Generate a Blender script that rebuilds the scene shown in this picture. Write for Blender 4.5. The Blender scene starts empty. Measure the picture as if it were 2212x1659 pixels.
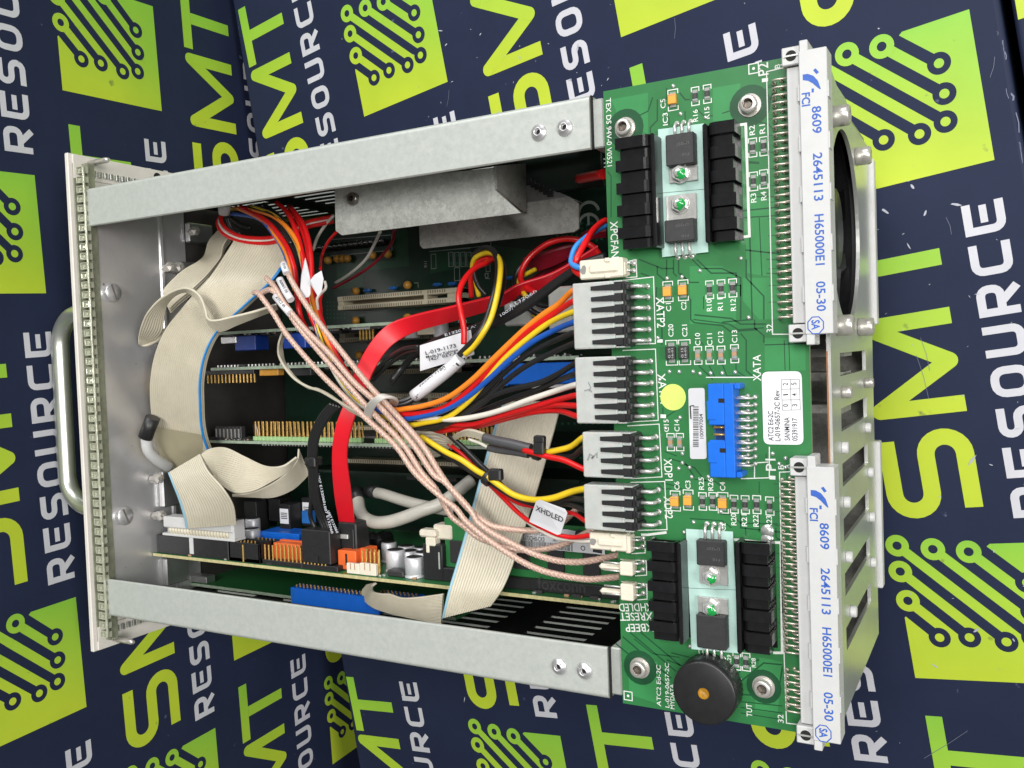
import bpy, math, random
from mathutils import Vector, Matrix
random.seed(7)
sc = bpy.context.scene
col = sc.collection
MM = 0.001
# ------------------------------------------------------------------ camera
FPX = 1926.486; CX = 1106.0; CY = 829.5          # focal length and centre on a 2212 x 1659 picture grid
RM = ((0.87683, -0.03611, -0.47944), (-0.01512, -0.99875, 0.04756), (-0.48056, -0.03446, -0.87629))
CAM = (126.541, 19.087, 308.551)                 # mm
cd = bpy.data.cameras.new('camera'); co = bpy.data.objects.new('camera', cd); col.objects.link(co)
cd.sensor_width = 36.0; cd.lens = FPX / 2212.0 * 36.0; cd.clip_start = 0.01; cd.clip_end = 100.0
r0, r1, r2 = (Vector(r) for r in RM)
co.matrix_world = Matrix(((r0.x, -r1.x, -r2.x, CAM[0]*MM), (r0.y, -r1.y, -r2.y, CAM[1]*MM), (r0.z, -r1.z, -r2.z, CAM[2]*MM), (0, 0, 0, 1)))
sc.camera = co
# ------------------------------------------------------------------ light
w = bpy.data.worlds.new('World'); sc.world = w; w.use_nodes = True
w.node_tree.nodes['Background'].inputs[0].default_value = (0.95, 0.98, 1.0, 1)
w.node_tree.nodes['Background'].inputs[1].default_value = 0.14
def area(name, loc, target, sx, sy, power, colr):
    l = bpy.data.lights.new(name, 'AREA'); l.shape = 'RECTANGLE'; l.size = sx; l.size_y = sy; l.energy = power; l.color = colr
    o = bpy.data.objects.new(name, l); col.objects.link(o); o.location = loc
    o.rotation_euler = (Vector(target) - Vector(loc)).to_track_quat('-Z', 'Y').to_euler()
    return o
area('ceiling_panel_lamp', (0.42, 0.42, 1.70), (0, 0, -0.05), 1.2, 0.26, 27, (1.0, 0.985, 0.95))
area('second_ceiling_panel_lamp', (-0.5, 2.1, 1.5), (0, 0, -0.05), 2.4, 1.0, 44, (0.97, 0.98, 1.0))
area('added_side_fill', (1.9, 0.1, 1.35), (-0.2, 0, -0.05), 1.0, 0.5, 30, (1.0, 0.99, 0.96))  # added fill, not a known lamp: brightens the upright box and front sheet
sc.view_settings.view_transform = 'Standard'; sc.view_settings.look = 'None'
sc.view_settings.exposure = 0.03; sc.view_settings.gamma = 1.0
# ------------------------------------------------------------------ pixel grid -> place (mm)
C0 = Vector(CAM)
def ray(u, v):
    a = (u - CX) / FPX; b = (v - CY) / FPX
    return a * r0 + b * r1 + r2
def un(u, v, z, ax=2):
    d = ray(u, v); return C0 + d * ((z - C0[ax]) / d[ax])
REG = dict(A=(480,540,3.687), B=(900,700,3.687), C=(1400,650,3.687), D=(600,1000,3.687), E=(450,1500,3.687), F=(900,1500,3.687),
           G=(1400,1500,3.687), M=(1080,810,1.999), N=(1080,1620,2.0036), K=(2160,1620,2.0036), J=(2160,810,1.999), I=(2160,0,2.0036),
           H=(1080,0,2.011), W=(0,810,1.999), V=(0,1620,2.0036), U=(0,0,2.011), Q=(0,0,1.4756/2.17741), S=(2400,100,2.765), T=(2400,1250,2.213))
def px(k, x, y):
    if k == 'X': return x, y
    a, b, s = REG[k]; return (a + x / s) / 1.4756, (b + y / s) / 1.4756
def at(k, x, y, z, ax=2):
    u, v = px(k, x, y); return un(u, v, z, ax)
def path(k, pts):
    return [at(k, p[0], p[1], p[2]) for p in pts]
# ------------------------------------------------------------------ mesh builder (mm)
class MB:
    def __init__(s): s.v = []; s.f = []; s.m = []; s.sm = []; s.vc = None
    def add(s, vs, fs, mi=0, smooth=False):
        o = len(s.v); s.v += [tuple(v) for v in vs]
        for f in fs: s.f.append(tuple(i + o for i in f)); s.m.append(mi); s.sm.append(smooth)
        return s
    def obox(s, c, h, ax=None, ch=0.0, mi=0):
        c = Vector(c); X, Y, Z = ax if ax else (Vector((1,0,0)), Vector((0,1,0)), Vector((0,0,1)))
        def P(x, y, z): return c + X*x + Y*y + Z*z
        hx, hy, hz = h
        if ch <= 0:
            vs = [P(x,y,z) for x in (-hx,hx) for y in (-hy,hy) for z in (-hz,hz)]
            return s.add(vs, [(0,1,3,2),(4,6,7,5),(0,4,5,1),(2,3,7,6),(0,2,6,4),(1,5,7,3)], mi)
        vs = []; idx = {}
        for sx in (-1,1):
            for sy in (-1,1):
                for sz in (-1,1):
                    for a in range(3):
                        d = [hx-ch, hy-ch, hz-ch]; d[a] += ch
                        idx[sx,sy,sz,a] = len(vs); vs.append(P(sx*d[0], sy*d[1], sz*d[2]))
        fs = []
        for a in range(3):
            b, e = (a+1) % 3, (a+2) % 3
            for sg in (-1,1):
                q = []
                for tb, te in ((-1,-1),(1,-1),(1,1),(-1,1)):
                    t = [0,0,0]; t[a]=sg; t[b]=tb; t[e]=te; q.append(idx[t[0],t[1],t[2],a])
                fs.append(tuple(q) if sg > 0 else tuple(q[::-1]))
            for tb in (-1,1):
                for te in (-1,1):      # edge along a between faces b and e
                    q = []
                    for sg, k in ((-1,b),(1,b),(1,e),(-1,e)):
                        t = [0,0,0]; t[a]=sg; t[b]=tb; t[e]=te; q.append(idx[t[0],t[1],t[2],k])
                    fs.append(tuple(q) if tb*te > 0 else tuple(q[::-1]))
        for sx in (-1,1):
            for sy in (-1,1):
                for sz in (-1,1):
                    q = [idx[sx,sy,sz,a] for a in range(3)]
                    fs.append(tuple(q) if sx*sy*sz > 0 else tuple(q[::-1]))
        return s.add(vs, fs, mi)
    def box(s, x0, x1, y0, y1, z0, z1, ch=0.0, mi=0):
        return s.obox(((x0+x1)/2,(y0+y1)/2,(z0+z1)/2), (abs(x1-x0)/2,abs(y1-y0)/2,abs(z1-z0)/2), None, ch, mi)
    def lathe(s, c, axis, prof, n=16, mi=0, smooth=True, caps=True):
        c = Vector(c); a = Vector(axis).normalized()
        t = Vector((1,0,0)) if abs(a.x) < .9 else Vector((0,1,0))
        u = a.cross(t).normalized(); v = a.cross(u)
        vs = []
        for r, h in prof:
            for i in range(n):
                t = 2*math.pi*i/n; vs.append(c + a*h + u*(r*math.cos(t)) + v*(r*math.sin(t)))
        fs = []
        for j in range(len(prof)-1):
            for i in range(n):
                k = (i+1) % n; fs.append((j*n+i, j*n+k, (j+1)*n+k, (j+1)*n+i))
        s.add(vs, fs, mi, smooth)
        if caps:
            o = len(s.v) - len(vs)
            for ring, rev in ((0, True), (len(prof)-1, False)):
                if prof[ring][0] > 1e-6:
                    q = [o + ring*n + i for i in range(n)]
                    s.f.append(tuple(q[::-1]) if rev else tuple(q)); s.m.append(mi); s.sm.append(False)
        return s
    def cyl(s, p0, p1, r, n=12, mi=0, r2=None):
        p0 = Vector(p0); p1 = Vector(p1); d = p1 - p0
        return s.lathe(p0, d, [(r,0),(r if r2 is None else r2, d.length)], n, mi)
    def tube(s, pts, r, n=8, mi=0, cap=True, rs=None):
        pts = [Vector(p) for p in pts]; N = len(pts)
        T = [(pts[min(i+1,N-1)] - pts[max(i-1,0)]).normalized() for i in range(N)]
        t = Vector((0,0,1)) if abs(T[0].z) < .9 else Vector((1,0,0))
        u = T[0].cross(t).normalized(); vs = []
        for i in range(N):
            u = (u - T[i]*u.dot(T[i])).normalized(); v = T[i].cross(u)
            rr = rs[i] if rs else r
            for k in range(n):
                a = 2*math.pi*k/n; vs.append(pts[i] + u*(rr*math.cos(a)) + v*(rr*math.sin(a)))
        fs = [(i*n+k, i*n+(k+1)%n, (i+1)*n+(k+1)%n, (i+1)*n+k) for i in range(N-1) for k in range(n)]
        o = len(s.v); s.add(vs, fs, mi, True)
        if cap:
            for ring, rev in ((0,True),(N-1,False)):
                q = [o + ring*n + i for i in range(n)]
                s.f.append(tuple(q[::-1]) if rev else tuple(q)); s.m.append(mi); s.sm.append(False)
        return s
    def prism(s, poly, ext, mi=0, side=None):
        poly = [Vector(p) for p in poly]; ext = Vector(ext); n = len(poly)
        vs = poly + [p + ext for p in poly]
        nrm = Vector((0,0,0))
        for i in range(n): nrm += (poly[i]-poly[0]).cross(poly[(i+1)%n]-poly[0])
        if nrm.dot(ext) < 0: vs = vs[:n][::-1] + vs[n:][::-1]
        s.add(vs, [tuple(range(n-1,-1,-1)), tuple(range(n,2*n))], mi)
        s.add(vs, [(i,(i+1)%n,n+(i+1)%n,n+i) for i in range(n)], mi if side is None else side)
        return s
    def quad(s, a, b, c, d, mi=0): return s.add([a,b,c,d], [(0,1,2,3)], mi)
    def build(s, name, mats, root=None, parent=None, smooth=None):
        me = bpy.data.meshes.new(name)
        o = root_loc(root)
        me.from_pydata([(v[0]*MM, v[1]*MM, v[2]*MM) for v in s.v], [], s.f)
        if not isinstance(mats, (list, tuple)): mats = [mats]
        for m in mats: me.materials.append(m)
        me.polygons.foreach_set('material_index', s.m)
        me.polygons.foreach_set('use_smooth', s.sm if smooth is None else [smooth]*len(s.sm))
        if s.vc:
            a = me.color_attributes.new('Col', 'FLOAT_COLOR', 'POINT')
            for i, c in enumerate(s.vc): a.data[i].color = c
        me.update()
        ob = bpy.data.objects.new(name, me); col.objects.link(ob)
        if parent is not None: ob.parent = parent                  # a sub-part: same origin as its part
        elif root is not None: ob.parent = root; ob.location = -o
        return ob
def root_loc(root): return Vector(root.location) if root is not None else Vector((0,0,0))
def tag(o, label, cat=None, group=None, kind=None):
    if label: o['label'] = label
    if cat: o['category'] = cat
    if group: o['group'] = group
    if kind: o['kind'] = kind
    return o
def thing(name, loc, label, cat, group=None):
    o = bpy.data.objects.new(name, None); o.empty_display_size = .01; col.objects.link(o); o.location = Vector(loc)*MM
    return tag(o, label, cat, group)
def inst(src, loc, root, rot=None, parent=None):
    """another piece with the same mesh, at a place in mm"""
    ob = bpy.data.objects.new(src.name.split('.')[0], src if isinstance(src, bpy.types.Mesh) else src.data); col.objects.link(ob)
    L = Vector(loc)*MM
    if parent is not None: ob.parent = parent; ob.location = L - (Vector(parent.location) + root_loc(root))
    elif root is not None: ob.parent = root; ob.location = L - root_loc(root)
    else: ob.location = L
    if rot: ob.rotation_euler = rot
    return ob
def mesh(name, mb, mats):
    ob = mb.build(name, mats); me = ob.data; bpy.data.objects.remove(ob); me.name = name; return me
def smooth_curve(pts, sub=6):
    pts = [Vector(p) for p in pts]
    if len(pts) < 3: return pts
    P = [pts[0]*2 - pts[1]] + pts + [pts[-1]*2 - pts[-2]]; out = []
    for i in range(1, len(P)-2):
        a, b, c, d = P[i-1], P[i], P[i+1], P[i+2]
        for k in range(sub):
            t = k/sub; t2 = t*t; t3 = t2*t
            out.append(.5*((2*b) + (c-a)*t + (2*a-5*b+4*c-d)*t2 + (3*b-a-3*c+d)*t3))
    out.append(pts[-1]); return out
# ------------------------------------------------------------------ lettering (built-in font turned into flat mesh)
_glyph = {}
def glyphs(sx, bold=0.0):
    if (sx, bold) in _glyph: return _glyph[sx, bold]
    cu = bpy.data.curves.new('t', 'FONT'); cu.body = sx; cu.resolution_u = 3; cu.offset = bold
    ob = bpy.data.objects.new('t', cu); tmp = bpy.data.scenes.get('tmp') or bpy.data.scenes.new('tmp'); tmp.collection.objects.link(ob)
    vl = tmp.view_layers[0]; vl.update(); dg = vl.depsgraph; dg.update()
    me = bpy.data.meshes.new_from_object(ob.evaluated_get(dg), depsgraph=dg)
    r = ([(v.co.x, v.co.y) for v in me.vertices], [tuple(p.vertices) for p in me.polygons])
    bpy.data.objects.remove(ob); bpy.data.meshes.remove(me)
    _glyph[sx, bold] = r; return r
CAP = None
def text(mb, sx, p0, p1, h, n=(0,0,1), mi=0, lift=.06, fit=True, bold=.012):
    """string with baseline from p0 towards p1, cap height h (mm)"""
    global CAP
    if CAP is None: CAP = max(y for x, y in glyphs('H')[0])
    vs, fs = glyphs(sx, bold)
    if not vs: return
    p0 = Vector(p0); p1 = Vector(p1); n = Vector(n).normalized()
    x = (p1-p0); L = x.length; x.normalize(); x = (x - n*x.dot(n)).normalized(); y = n.cross(x)
    x0 = min(a for a,b in vs); x1 = max(a for a,b in vs)
    k = h/CAP; kx = L/(x1-x0) if fit else k
    mb.add([p0 + x*((a-x0)*kx) + y*(b*k) + n*lift for a,b in vs], fs, mi)
def stroke(mb, pts, wdt, n=(0,0,1), mi=0, lift=.06, closed=False):
    """flat line of a given width through points"""
    pts = [Vector(p) for p in pts]; n = Vector(n).normalized(); N = len(pts)
    vs = []
    for i in range(N):
        a = pts[(i-1) % N] if (i > 0 or closed) else None; b = pts[(i+1) % N] if (i < N-1 or closed) else None
        p = pts[i]
        d1 = (p-a).normalized() if a is not None else (b-p).normalized()
        d2 = (b-p).normalized() if b is not None else d1
        t = (d1+d2); t = t.normalized() if t.length > 1e-6 else d1
        m = n.cross(t); c = max(.35, m.dot(n.cross(d1)))
        vs += [p + m*(wdt/2/c) + n*lift, p - m*(wdt/2/c) + n*lift]
    fs = [(2*i+1, 2*((i+1)%N)+1, 2*((i+1)%N), 2*i) for i in range(N if closed else N-1)]
    mb.add(vs, fs, mi)
def disc(mb, c, r, n=(0,0,1), k=20, mi=0, lift=.06, r_in=0):
    c = Vector(c); n = Vector(n).normalized(); t = Vector((1,0,0)) if abs(n.x) < .9 else Vector((0,1,0))
    u = n.cross(t).normalized(); v = n.cross(u)
    P = lambda r, i: c + n*lift + u*(r*math.cos(2*math.pi*i/k)) + v*(r*math.sin(2*math.pi*i/k))
    if r_in <= 0: mb.add([P(r,i) for i in range(k)], [tuple(range(k))], mi)
    else: mb.add([P(r,i) for i in range(k)] + [P(r_in,i) for i in range(k)], [(i,(i+1)%k,k+(i+1)%k,k+i) for i in range(k)], mi)
# ------------------------------------------------------------------ materials
def mat(name, c, rough=.5, metal=0.0, var=.08, vs=300.0, bump=0.0, bs=800.0, spec=.5, trans=0.0, sss=0.0, c2=None, coat=0.0, alpha=None, speck=None, rvar=0.0, stretch=None):
    m = bpy.data.materials.new(name); m.use_nodes = True; nt = m.node_tree; N = nt.nodes; b = N['Principled BSDF']
    b.inputs['Roughness'].default_value = rough; b.inputs['Metallic'].default_value = metal; b.inputs['Specular IOR Level'].default_value = spec
    if trans: b.inputs['Transmission Weight'].default_value = trans
    if sss: b.inputs['Subsurface Weight'].default_value = sss; b.inputs['Subsurface Scale'].default_value = .002
    if coat: b.inputs['Coat Weight'].default_value = coat; b.inputs['Coat Roughness'].default_value = .15
    tc = N.new('ShaderNodeTexCoord'); src = tc.outputs['Object']
    if stretch:
        mp = N.new('ShaderNodeMapping'); mp.inputs['Scale'].default_value = stretch; nt.links.new(src, mp.inputs[0]); src = mp.outputs[0]
    no = N.new('ShaderNodeTexNoise'); no.inputs['Scale'].default_value = vs; no.inputs['Detail'].default_value = 5; no.inputs['Roughness'].default_value = .65
    nt.links.new(src, no.inputs['Vector'])
    rp = N.new('ShaderNodeValToRGB'); rp.color_ramp.elements[0].position = .32; rp.color_ramp.elements[1].position = .68
    a = c2 if c2 else tuple(max(0, x*(1-var)) for x in c); d = c if c2 else tuple(min(1, x*(1+var)) for x in c)
    rp.color_ramp.elements[0].color = (*a, 1); rp.color_ramp.elements[1].color = (*d, 1)
    nt.links.new(no.outputs[0], rp.inputs[0]); outc = rp.outputs[0]
    if speck:                                                       # (colour, scale, threshold) scuffs and dust
        n2 = N.new('ShaderNodeTexNoise'); n2.inputs['Scale'].default_value = speck[1]; n2.inputs['Detail'].default_value = 3
        nt.links.new(src, n2.inputs['Vector'])
        r2_ = N.new('ShaderNodeValToRGB'); r2_.color_ramp.elements[0].position = speck[2]; r2_.color_ramp.elements[1].position = speck[2]+.04
        nt.links.new(n2.outputs[0], r2_.inputs[0])
        mx = N.new('ShaderNodeMix'); mx.data_type = 'RGBA'; nt.links.new(r2_.outputs[0], mx.inputs[0]); nt.links.new(outc, mx.inputs[6]); mx.inputs[7].default_value = (*speck[0], 1)
        outc = mx.outputs[2]
    nt.links.new(outc, b.inputs['Base Color'])
    if rvar:
        mr = N.new('ShaderNodeMapRange'); mr.inputs[3].default_value = max(.03, rough-rvar); mr.inputs[4].default_value = rough+rvar
        nt.links.new(no.outputs[0], mr.inputs[0]); nt.links.new(mr.outputs[0], b.inputs['Roughness'])
    if bump:
        nb = N.new('ShaderNodeTexNoise'); nb.inputs['Scale'].default_value = bs; nb.inputs['Detail'].default_value = 3; nt.links.new(src, nb.inputs['Vector'])
        bp = N.new('ShaderNodeBump'); bp.inputs['Strength'].default_value = bump; bp.inputs['Distance'].default_value = .0003
        nt.links.new(nb.outputs[0], bp.inputs['Height']); nt.links.new(bp.outputs[0], b.inputs['Normal'])
    return m
def galv(name, c, rough=.4, metal=.75, sc_=220.0, amt=.16):
    """spangled zinc sheet"""
    m = mat(name, c, rough, metal, .05, 60.0, .05, 500.0); nt = m.node_tree; N = nt.nodes; b = N['Principled BSDF']
    tc = N.new('ShaderNodeTexCoord'); vo = N.new('ShaderNodeTexVoronoi'); vo.inputs['Scale'].default_value = sc_
    nz = N.new('ShaderNodeTexNoise'); nz.inputs['Scale'].default_value = sc_*1.4
    ad = N.new('ShaderNodeMix'); ad.data_type = 'VECTOR'; ad.inputs[0].default_value = .006
    nt.links.new(tc.outputs['Object'], nz.inputs['Vector'])
    nt.links.new(tc.outputs['Object'], ad.inputs[4]); nt.links.new(nz.outputs['Color'], ad.inputs[5]); nt.links.new(ad.outputs[1], vo.inputs['Vector'])
    hs = N.new('ShaderNodeMapRange'); hs.inputs[3].default_value = 1-amt; hs.inputs[4].default_value = 1+amt
    sp = N.new('ShaderNodeSeparateColor'); nt.links.new(vo.outputs['Color'], sp.inputs[0]); nt.links.new(sp.outputs[0], hs.inputs[0])
    lk = b.inputs['Base Color'].links[0].from_socket
    mu = N.new('ShaderNodeVectorMath'); mu.operation = 'SCALE'; nt.links.new(lk, mu.inputs[0]); nt.links.new(hs.outputs[0], mu.inputs['Scale'])
    nt.links.new(mu.outputs[0], b.inputs['Base Color'])
    r = N.new('ShaderNodeMapRange'); r.inputs[3].default_value = rough-.08; r.inputs[4].default_value = rough+.12; nt.links.new(sp.outputs[1], r.inputs[0]); nt.links.new(r.outputs[0], b.inputs['Roughness'])
    return m
def vcol(name, rough=.5, metal=0.0, coat=0.0, speck=None):
    m = bpy.data.materials.new(name); m.use_nodes = True; nt = m.node_tree; N = nt.nodes; b = N['Principled BSDF']
    b.inputs['Roughness'].default_value = rough; b.inputs['Metallic'].default_value = metal
    at_ = N.new('ShaderNodeAttribute'); at_.attribute_name = 'Col'
    tc = N.new('ShaderNodeTexCoord'); no = N.new('ShaderNodeTexNoise'); no.inputs['Scale'].default_value = 30; no.inputs['Detail'].default_value = 6
    nt.links.new(tc.outputs['Object'], no.inputs['Vector'])
    mr = N.new('ShaderNodeMapRange'); mr.inputs[3].default_value = .86; mr.inputs[4].default_value = 1.12; nt.links.new(no.outputs[0], mr.inputs[0])
    mu = N.new('ShaderNodeVectorMath'); mu.operation = 'SCALE'; nt.links.new(at_.outputs[0], mu.inputs[0]); nt.links.new(mr.outputs[0], mu.inputs['Scale'])
    n2 = N.new('ShaderNodeTexNoise'); n2.inputs['Scale'].default_value = 95; n2.inputs['Detail'].default_value = 4; nt.links.new(tc.outputs['Object'], n2.inputs['Vector'])
    r2_ = N.new('ShaderNodeValToRGB'); r2_.color_ramp.elements[0].position = .70; r2_.color_ramp.elements[1].position = .78; nt.links.new(n2.outputs[0], r2_.inputs[0])
    mx = N.new('ShaderNodeMix'); mx.data_type = 'RGBA'; nt.links.new(r2_.outputs[0], mx.inputs[0]); nt.links.new(mu.outputs[0], mx.inputs[6]); mx.inputs[7].default_value = (.16,.2,.05,1)
    nt.links.new(mx.outputs[2], b.inputs['Base Color'])
    return m
RAIL = mat('zinc_plated_rail', (.55,.575,.54), .42, .25, .07, 420, .06, 1800, c2=(.48,.51,.475), rvar=.06, speck=((.40,.42,.40), 700, .70))
STEEL = mat('brushed_steel', (.55,.55,.55), .33, .9, .12, 40, .05, 900, rvar=.1)
ALU = mat('clear_anodised_aluminium', (.68,.67,.68), .36, .7, .08, 25, .03, 900, rvar=.10, speck=((.30,.25,.20), 260, .72))
HANDLE = mat('satin_handle', (.66,.68,.62), .34, .85, .04, 60)
PLATE = mat('rear_plate_metal', (.70,.71,.68), .34, .7, .06, 30, .03, 600, rvar=.06)
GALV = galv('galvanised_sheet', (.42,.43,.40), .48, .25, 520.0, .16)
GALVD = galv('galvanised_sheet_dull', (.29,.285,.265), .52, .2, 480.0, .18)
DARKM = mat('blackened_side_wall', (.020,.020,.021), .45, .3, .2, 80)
SCREW = mat('screw_steel', (.62,.59,.55), .30, .6, .1, 300)
DARKHOLE = mat('dark_hole', (.008,.008,.008), .8)
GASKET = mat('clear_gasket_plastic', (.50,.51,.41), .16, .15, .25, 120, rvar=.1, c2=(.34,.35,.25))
GASKETD = mat('gasket_painted_shade', (.20,.21,.15), .25, .1, .3, 120)
PANEL = mat('white_panel', (.70,.66,.61), .45, 0, .05, 100)
WHITEP = mat('white_plastic', (.56,.56,.555), .42, 0, .03, 200, sss=.05)
CREAM = mat('cream_nylon', (.74,.68,.56), .4, 0, .04, 300, sss=.1)
MILKY = mat('milky_nylon_plug', (.64,.66,.63), .34, 0, .08, 160, trans=.28, sss=.25)
BLACKP = mat('black_plastic', (.018,.018,.019), .42, 0, .15, 400, .05, 2500)
BLACKS = mat('black_anodised', (.010,.010,.011), .17, 0, .2, 300, spec=.5)
CHIPINK = mat('chip_marking', (.085,.083,.08), .6)
CHIP = mat('chip_epoxy', (.030,.029,.030), .5, 0, .15, 500, .08, 3000)
PINM = mat('tinned_pin', (.66,.60,.50), .26, .6, .12, 600)
TIN = mat('tin', (.66,.655,.63), .28, .55, .12, 600)
GOLD = mat('gold_pin', (.72,.45,.13), .3, .6, .15, 600)
SOLDER = mat('solder', (.58,.60,.57), .22, .6, .15, 900)
PCB = mat('green_solder_mask', (.030,.186,.056), .36, 0, .10, 60, .03, 300, c2=(.025,.160,.047), coat=.12)
PCBL = mat('green_copper_pour', (.038,.232,.072), .36, 0, .08, 60, coat=.12)
PCBD = mat('green_mask_gap', (.009,.072,.026), .38, 0, .08, 60, coat=.12)
PCBEDGE = mat('board_edge', (.30,.34,.20), .6, 0, .2, 600)
PCBEDGEY = mat('yellow_board_edge', (.48,.43,.22), .6, 0, .2, 500)
PCBEDGEG = mat('pale_green_board_edge', (.34,.42,.32), .55, 0, .2, 400)
BPCB = mat('dark_green_backplane', (.0035,.023,.012), .35, 0, .2, 60, coat=.2)
BPCBL = mat('green_backplane_pour', (.009,.058,.024), .35, 0, .2, 60, coat=.2)
CARD = mat('card_mask', (.005,.016,.009), .5, 0, .3, 150)
SILK = mat('white_silkscreen', (.72,.74,.70), .6, 0, .05, 900)
SILKD = mat('dull_silkscreen', (.35,.38,.35), .6, 0, .1, 900)
THERM = mat('thermal_pad', (.44,.64,.58), .6, 0, .03, 200)
TANT = mat('tantalum_orange', (.80,.36,.05), .45, 0, .06, 300)
TANTD = mat('amber_bead', (.62,.30,.05), .3, 0, .1, 300)
CERAM = mat('ceramic_brown', (.42,.25,.15), .5, 0, .1, 300)
GREENDOT = mat('green_lacquer', (.012,.30,.06), .15, 0, .2, 800, coat=.6)
BLUEP = mat('blue_plastic', (.008,.14,.66), .35, 0, .06, 200)
BLUEC = mat('blue_capacitor', (.02,.14,.45), .35, 0, .1, 200)
PAPER = mat('white_label_paper', (.74,.74,.77), .45, 0, .02, 200)
INK = mat('black_ink', (.03,.03,.035), .6)
BLUEINK = mat('blue_ink', (.03,.105,.44), .55, 0, .15, 900)
STICK = mat('yellow_green_sticker', (.62,.78,.16), .55, 0, .04, 200)
BUZZ = mat('buzzer_plastic', (.016,.016,.017), .38, 0, .12, 300, .06, 2500)
BROWNH = mat('amber_buzzer_hole', (.45,.24,.02), .4)
ORANGEP = mat('orange_plastic', (.78,.14,.03), .4, 0, .06, 300)
IVORY = mat('ivory_slot_plastic', (.62,.56,.42), .45, 0, .04, 300)
LGREEN = mat('pale_green_plastic', (.36,.58,.26), .45, 0, .06, 300)
CAPAL = mat('capacitor_can', (.62,.62,.65), .42, .35, .05, 300)
WR = mat('red_wire', (.66,.010,.012), .32, 0, .06, 300)
WRS = mat('red_flat_cable', (.74,.010,.022), .38, 0, .04, 100)
WDR = mat('dark_red_sleeve', (.26,.008,.022), .35, 0, .2, 120)
WO = mat('orange_wire', (.86,.24,.02), .32, 0, .05, 300)
WY = mat('yellow_wire', (.80,.56,.02), .32, 0, .05, 300)
WB = mat('blue_wire', (.012,.09,.42), .32, 0, .05, 300)
WLB = mat('light_blue_wire', (.05,.28,.75), .32, 0, .05, 300)
WK = mat('black_wire', (.016,.016,.017), .33, 0, .1, 300)
WW = mat('white_wire', (.74,.70,.62), .38, 0, .05, 300)
WGY = mat('grey_cable', (.52,.50,.44), .4, 0, .05, 200)
RIB = mat('grey_ribbon', (.60,.55,.435), .42, 0, .05, 90, c2=(.53,.485,.375))
RIBD = mat('ribbon_groove', (.27,.25,.20), .5, 0, .08, 90)
RIBB = mat('ribbon_blue_edge', (.02,.25,.66), .4, 0, .05, 90)
RIBL = mat('ribbon_pale_blue_edge', (.26,.46,.56), .4, 0, .05, 90)
TIEW = mat('natural_cable_tie', (.62,.60,.55), .35, 0, .05, 300, trans=.1, sss=.2)
SLEEVE = mat('clear_heatshrink', (.62,.55,.50), .2, 0, .1, 300, trans=.3)
def braid_mat():
    m = mat('braided_coax', (.66,.46,.37), .38, .2, .1, 900, .15, 2500, c2=(.50,.33,.26)); return m
COAX = braid_mat()
BULK = mat('bulkhead_painted_shade', (.055,.050,.047), .5, .2, .2, 60)  # dark tone paints in the shadow lying on this metal plate
COAXD = mat('braid_dark_strand', (.54,.36,.29), .45, .1, .15, 900)  # darker colour for one family of braid strands
COAXH = mat('braid_pale_strand', (.76,.58,.50), .3, .35, .1, 900)  # paler colour for the other family of braid strands
# ================================================================== printed cardboard boxes
NAVY = mat('navy_printed_card', (.019,.026,.060), .58, 0, .12, 14, .05, 260, c2=(.015,.021,.050), speck=((.09,.10,.18), 150, .74), rvar=.05, spec=.18)
NAVYS = mat('navy_card_side', (.022,.023,.062), .5, 0, .12, 14, .04, 260)
GREENINK = vcol('green_gradient_print', .48)
WHITEINK = mat('white_print', (.58,.58,.63), .5, 0, .06, 40, speck=((.28,.28,.34), 120, .72))
SCUFF = mat('torn_card_fibre', (.42,.43,.50), .8, 0, .1, 400)
TAPE = mat('clear_packing_tape', (.60,.61,.72), .28, 0, .05, 60, trans=.94, bump=.5, bs=60, spec=.3)
FLOOR = mat('grey_floor', (.10,.10,.10), .7, 0, .2, 8)
def arc(cx, cy, r, a0, a1, k=8): return [(cx + r*math.cos(math.radians(a0+(a1-a0)*i/k)), cy + r*math.sin(math.radians(a0+(a1-a0)*i/k))) for i in range(k+1)]
def rrect(x0, y0, x1, y1, r, k=4):
    return arc(x1-r,y0+r,r,-90,0,k) + arc(x1-r,y1-r,r,0,90,k) + arc(x0+r,y1-r,r,90,180,k) + arc(x0+r,y0+r,r,180,270,k)
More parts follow.
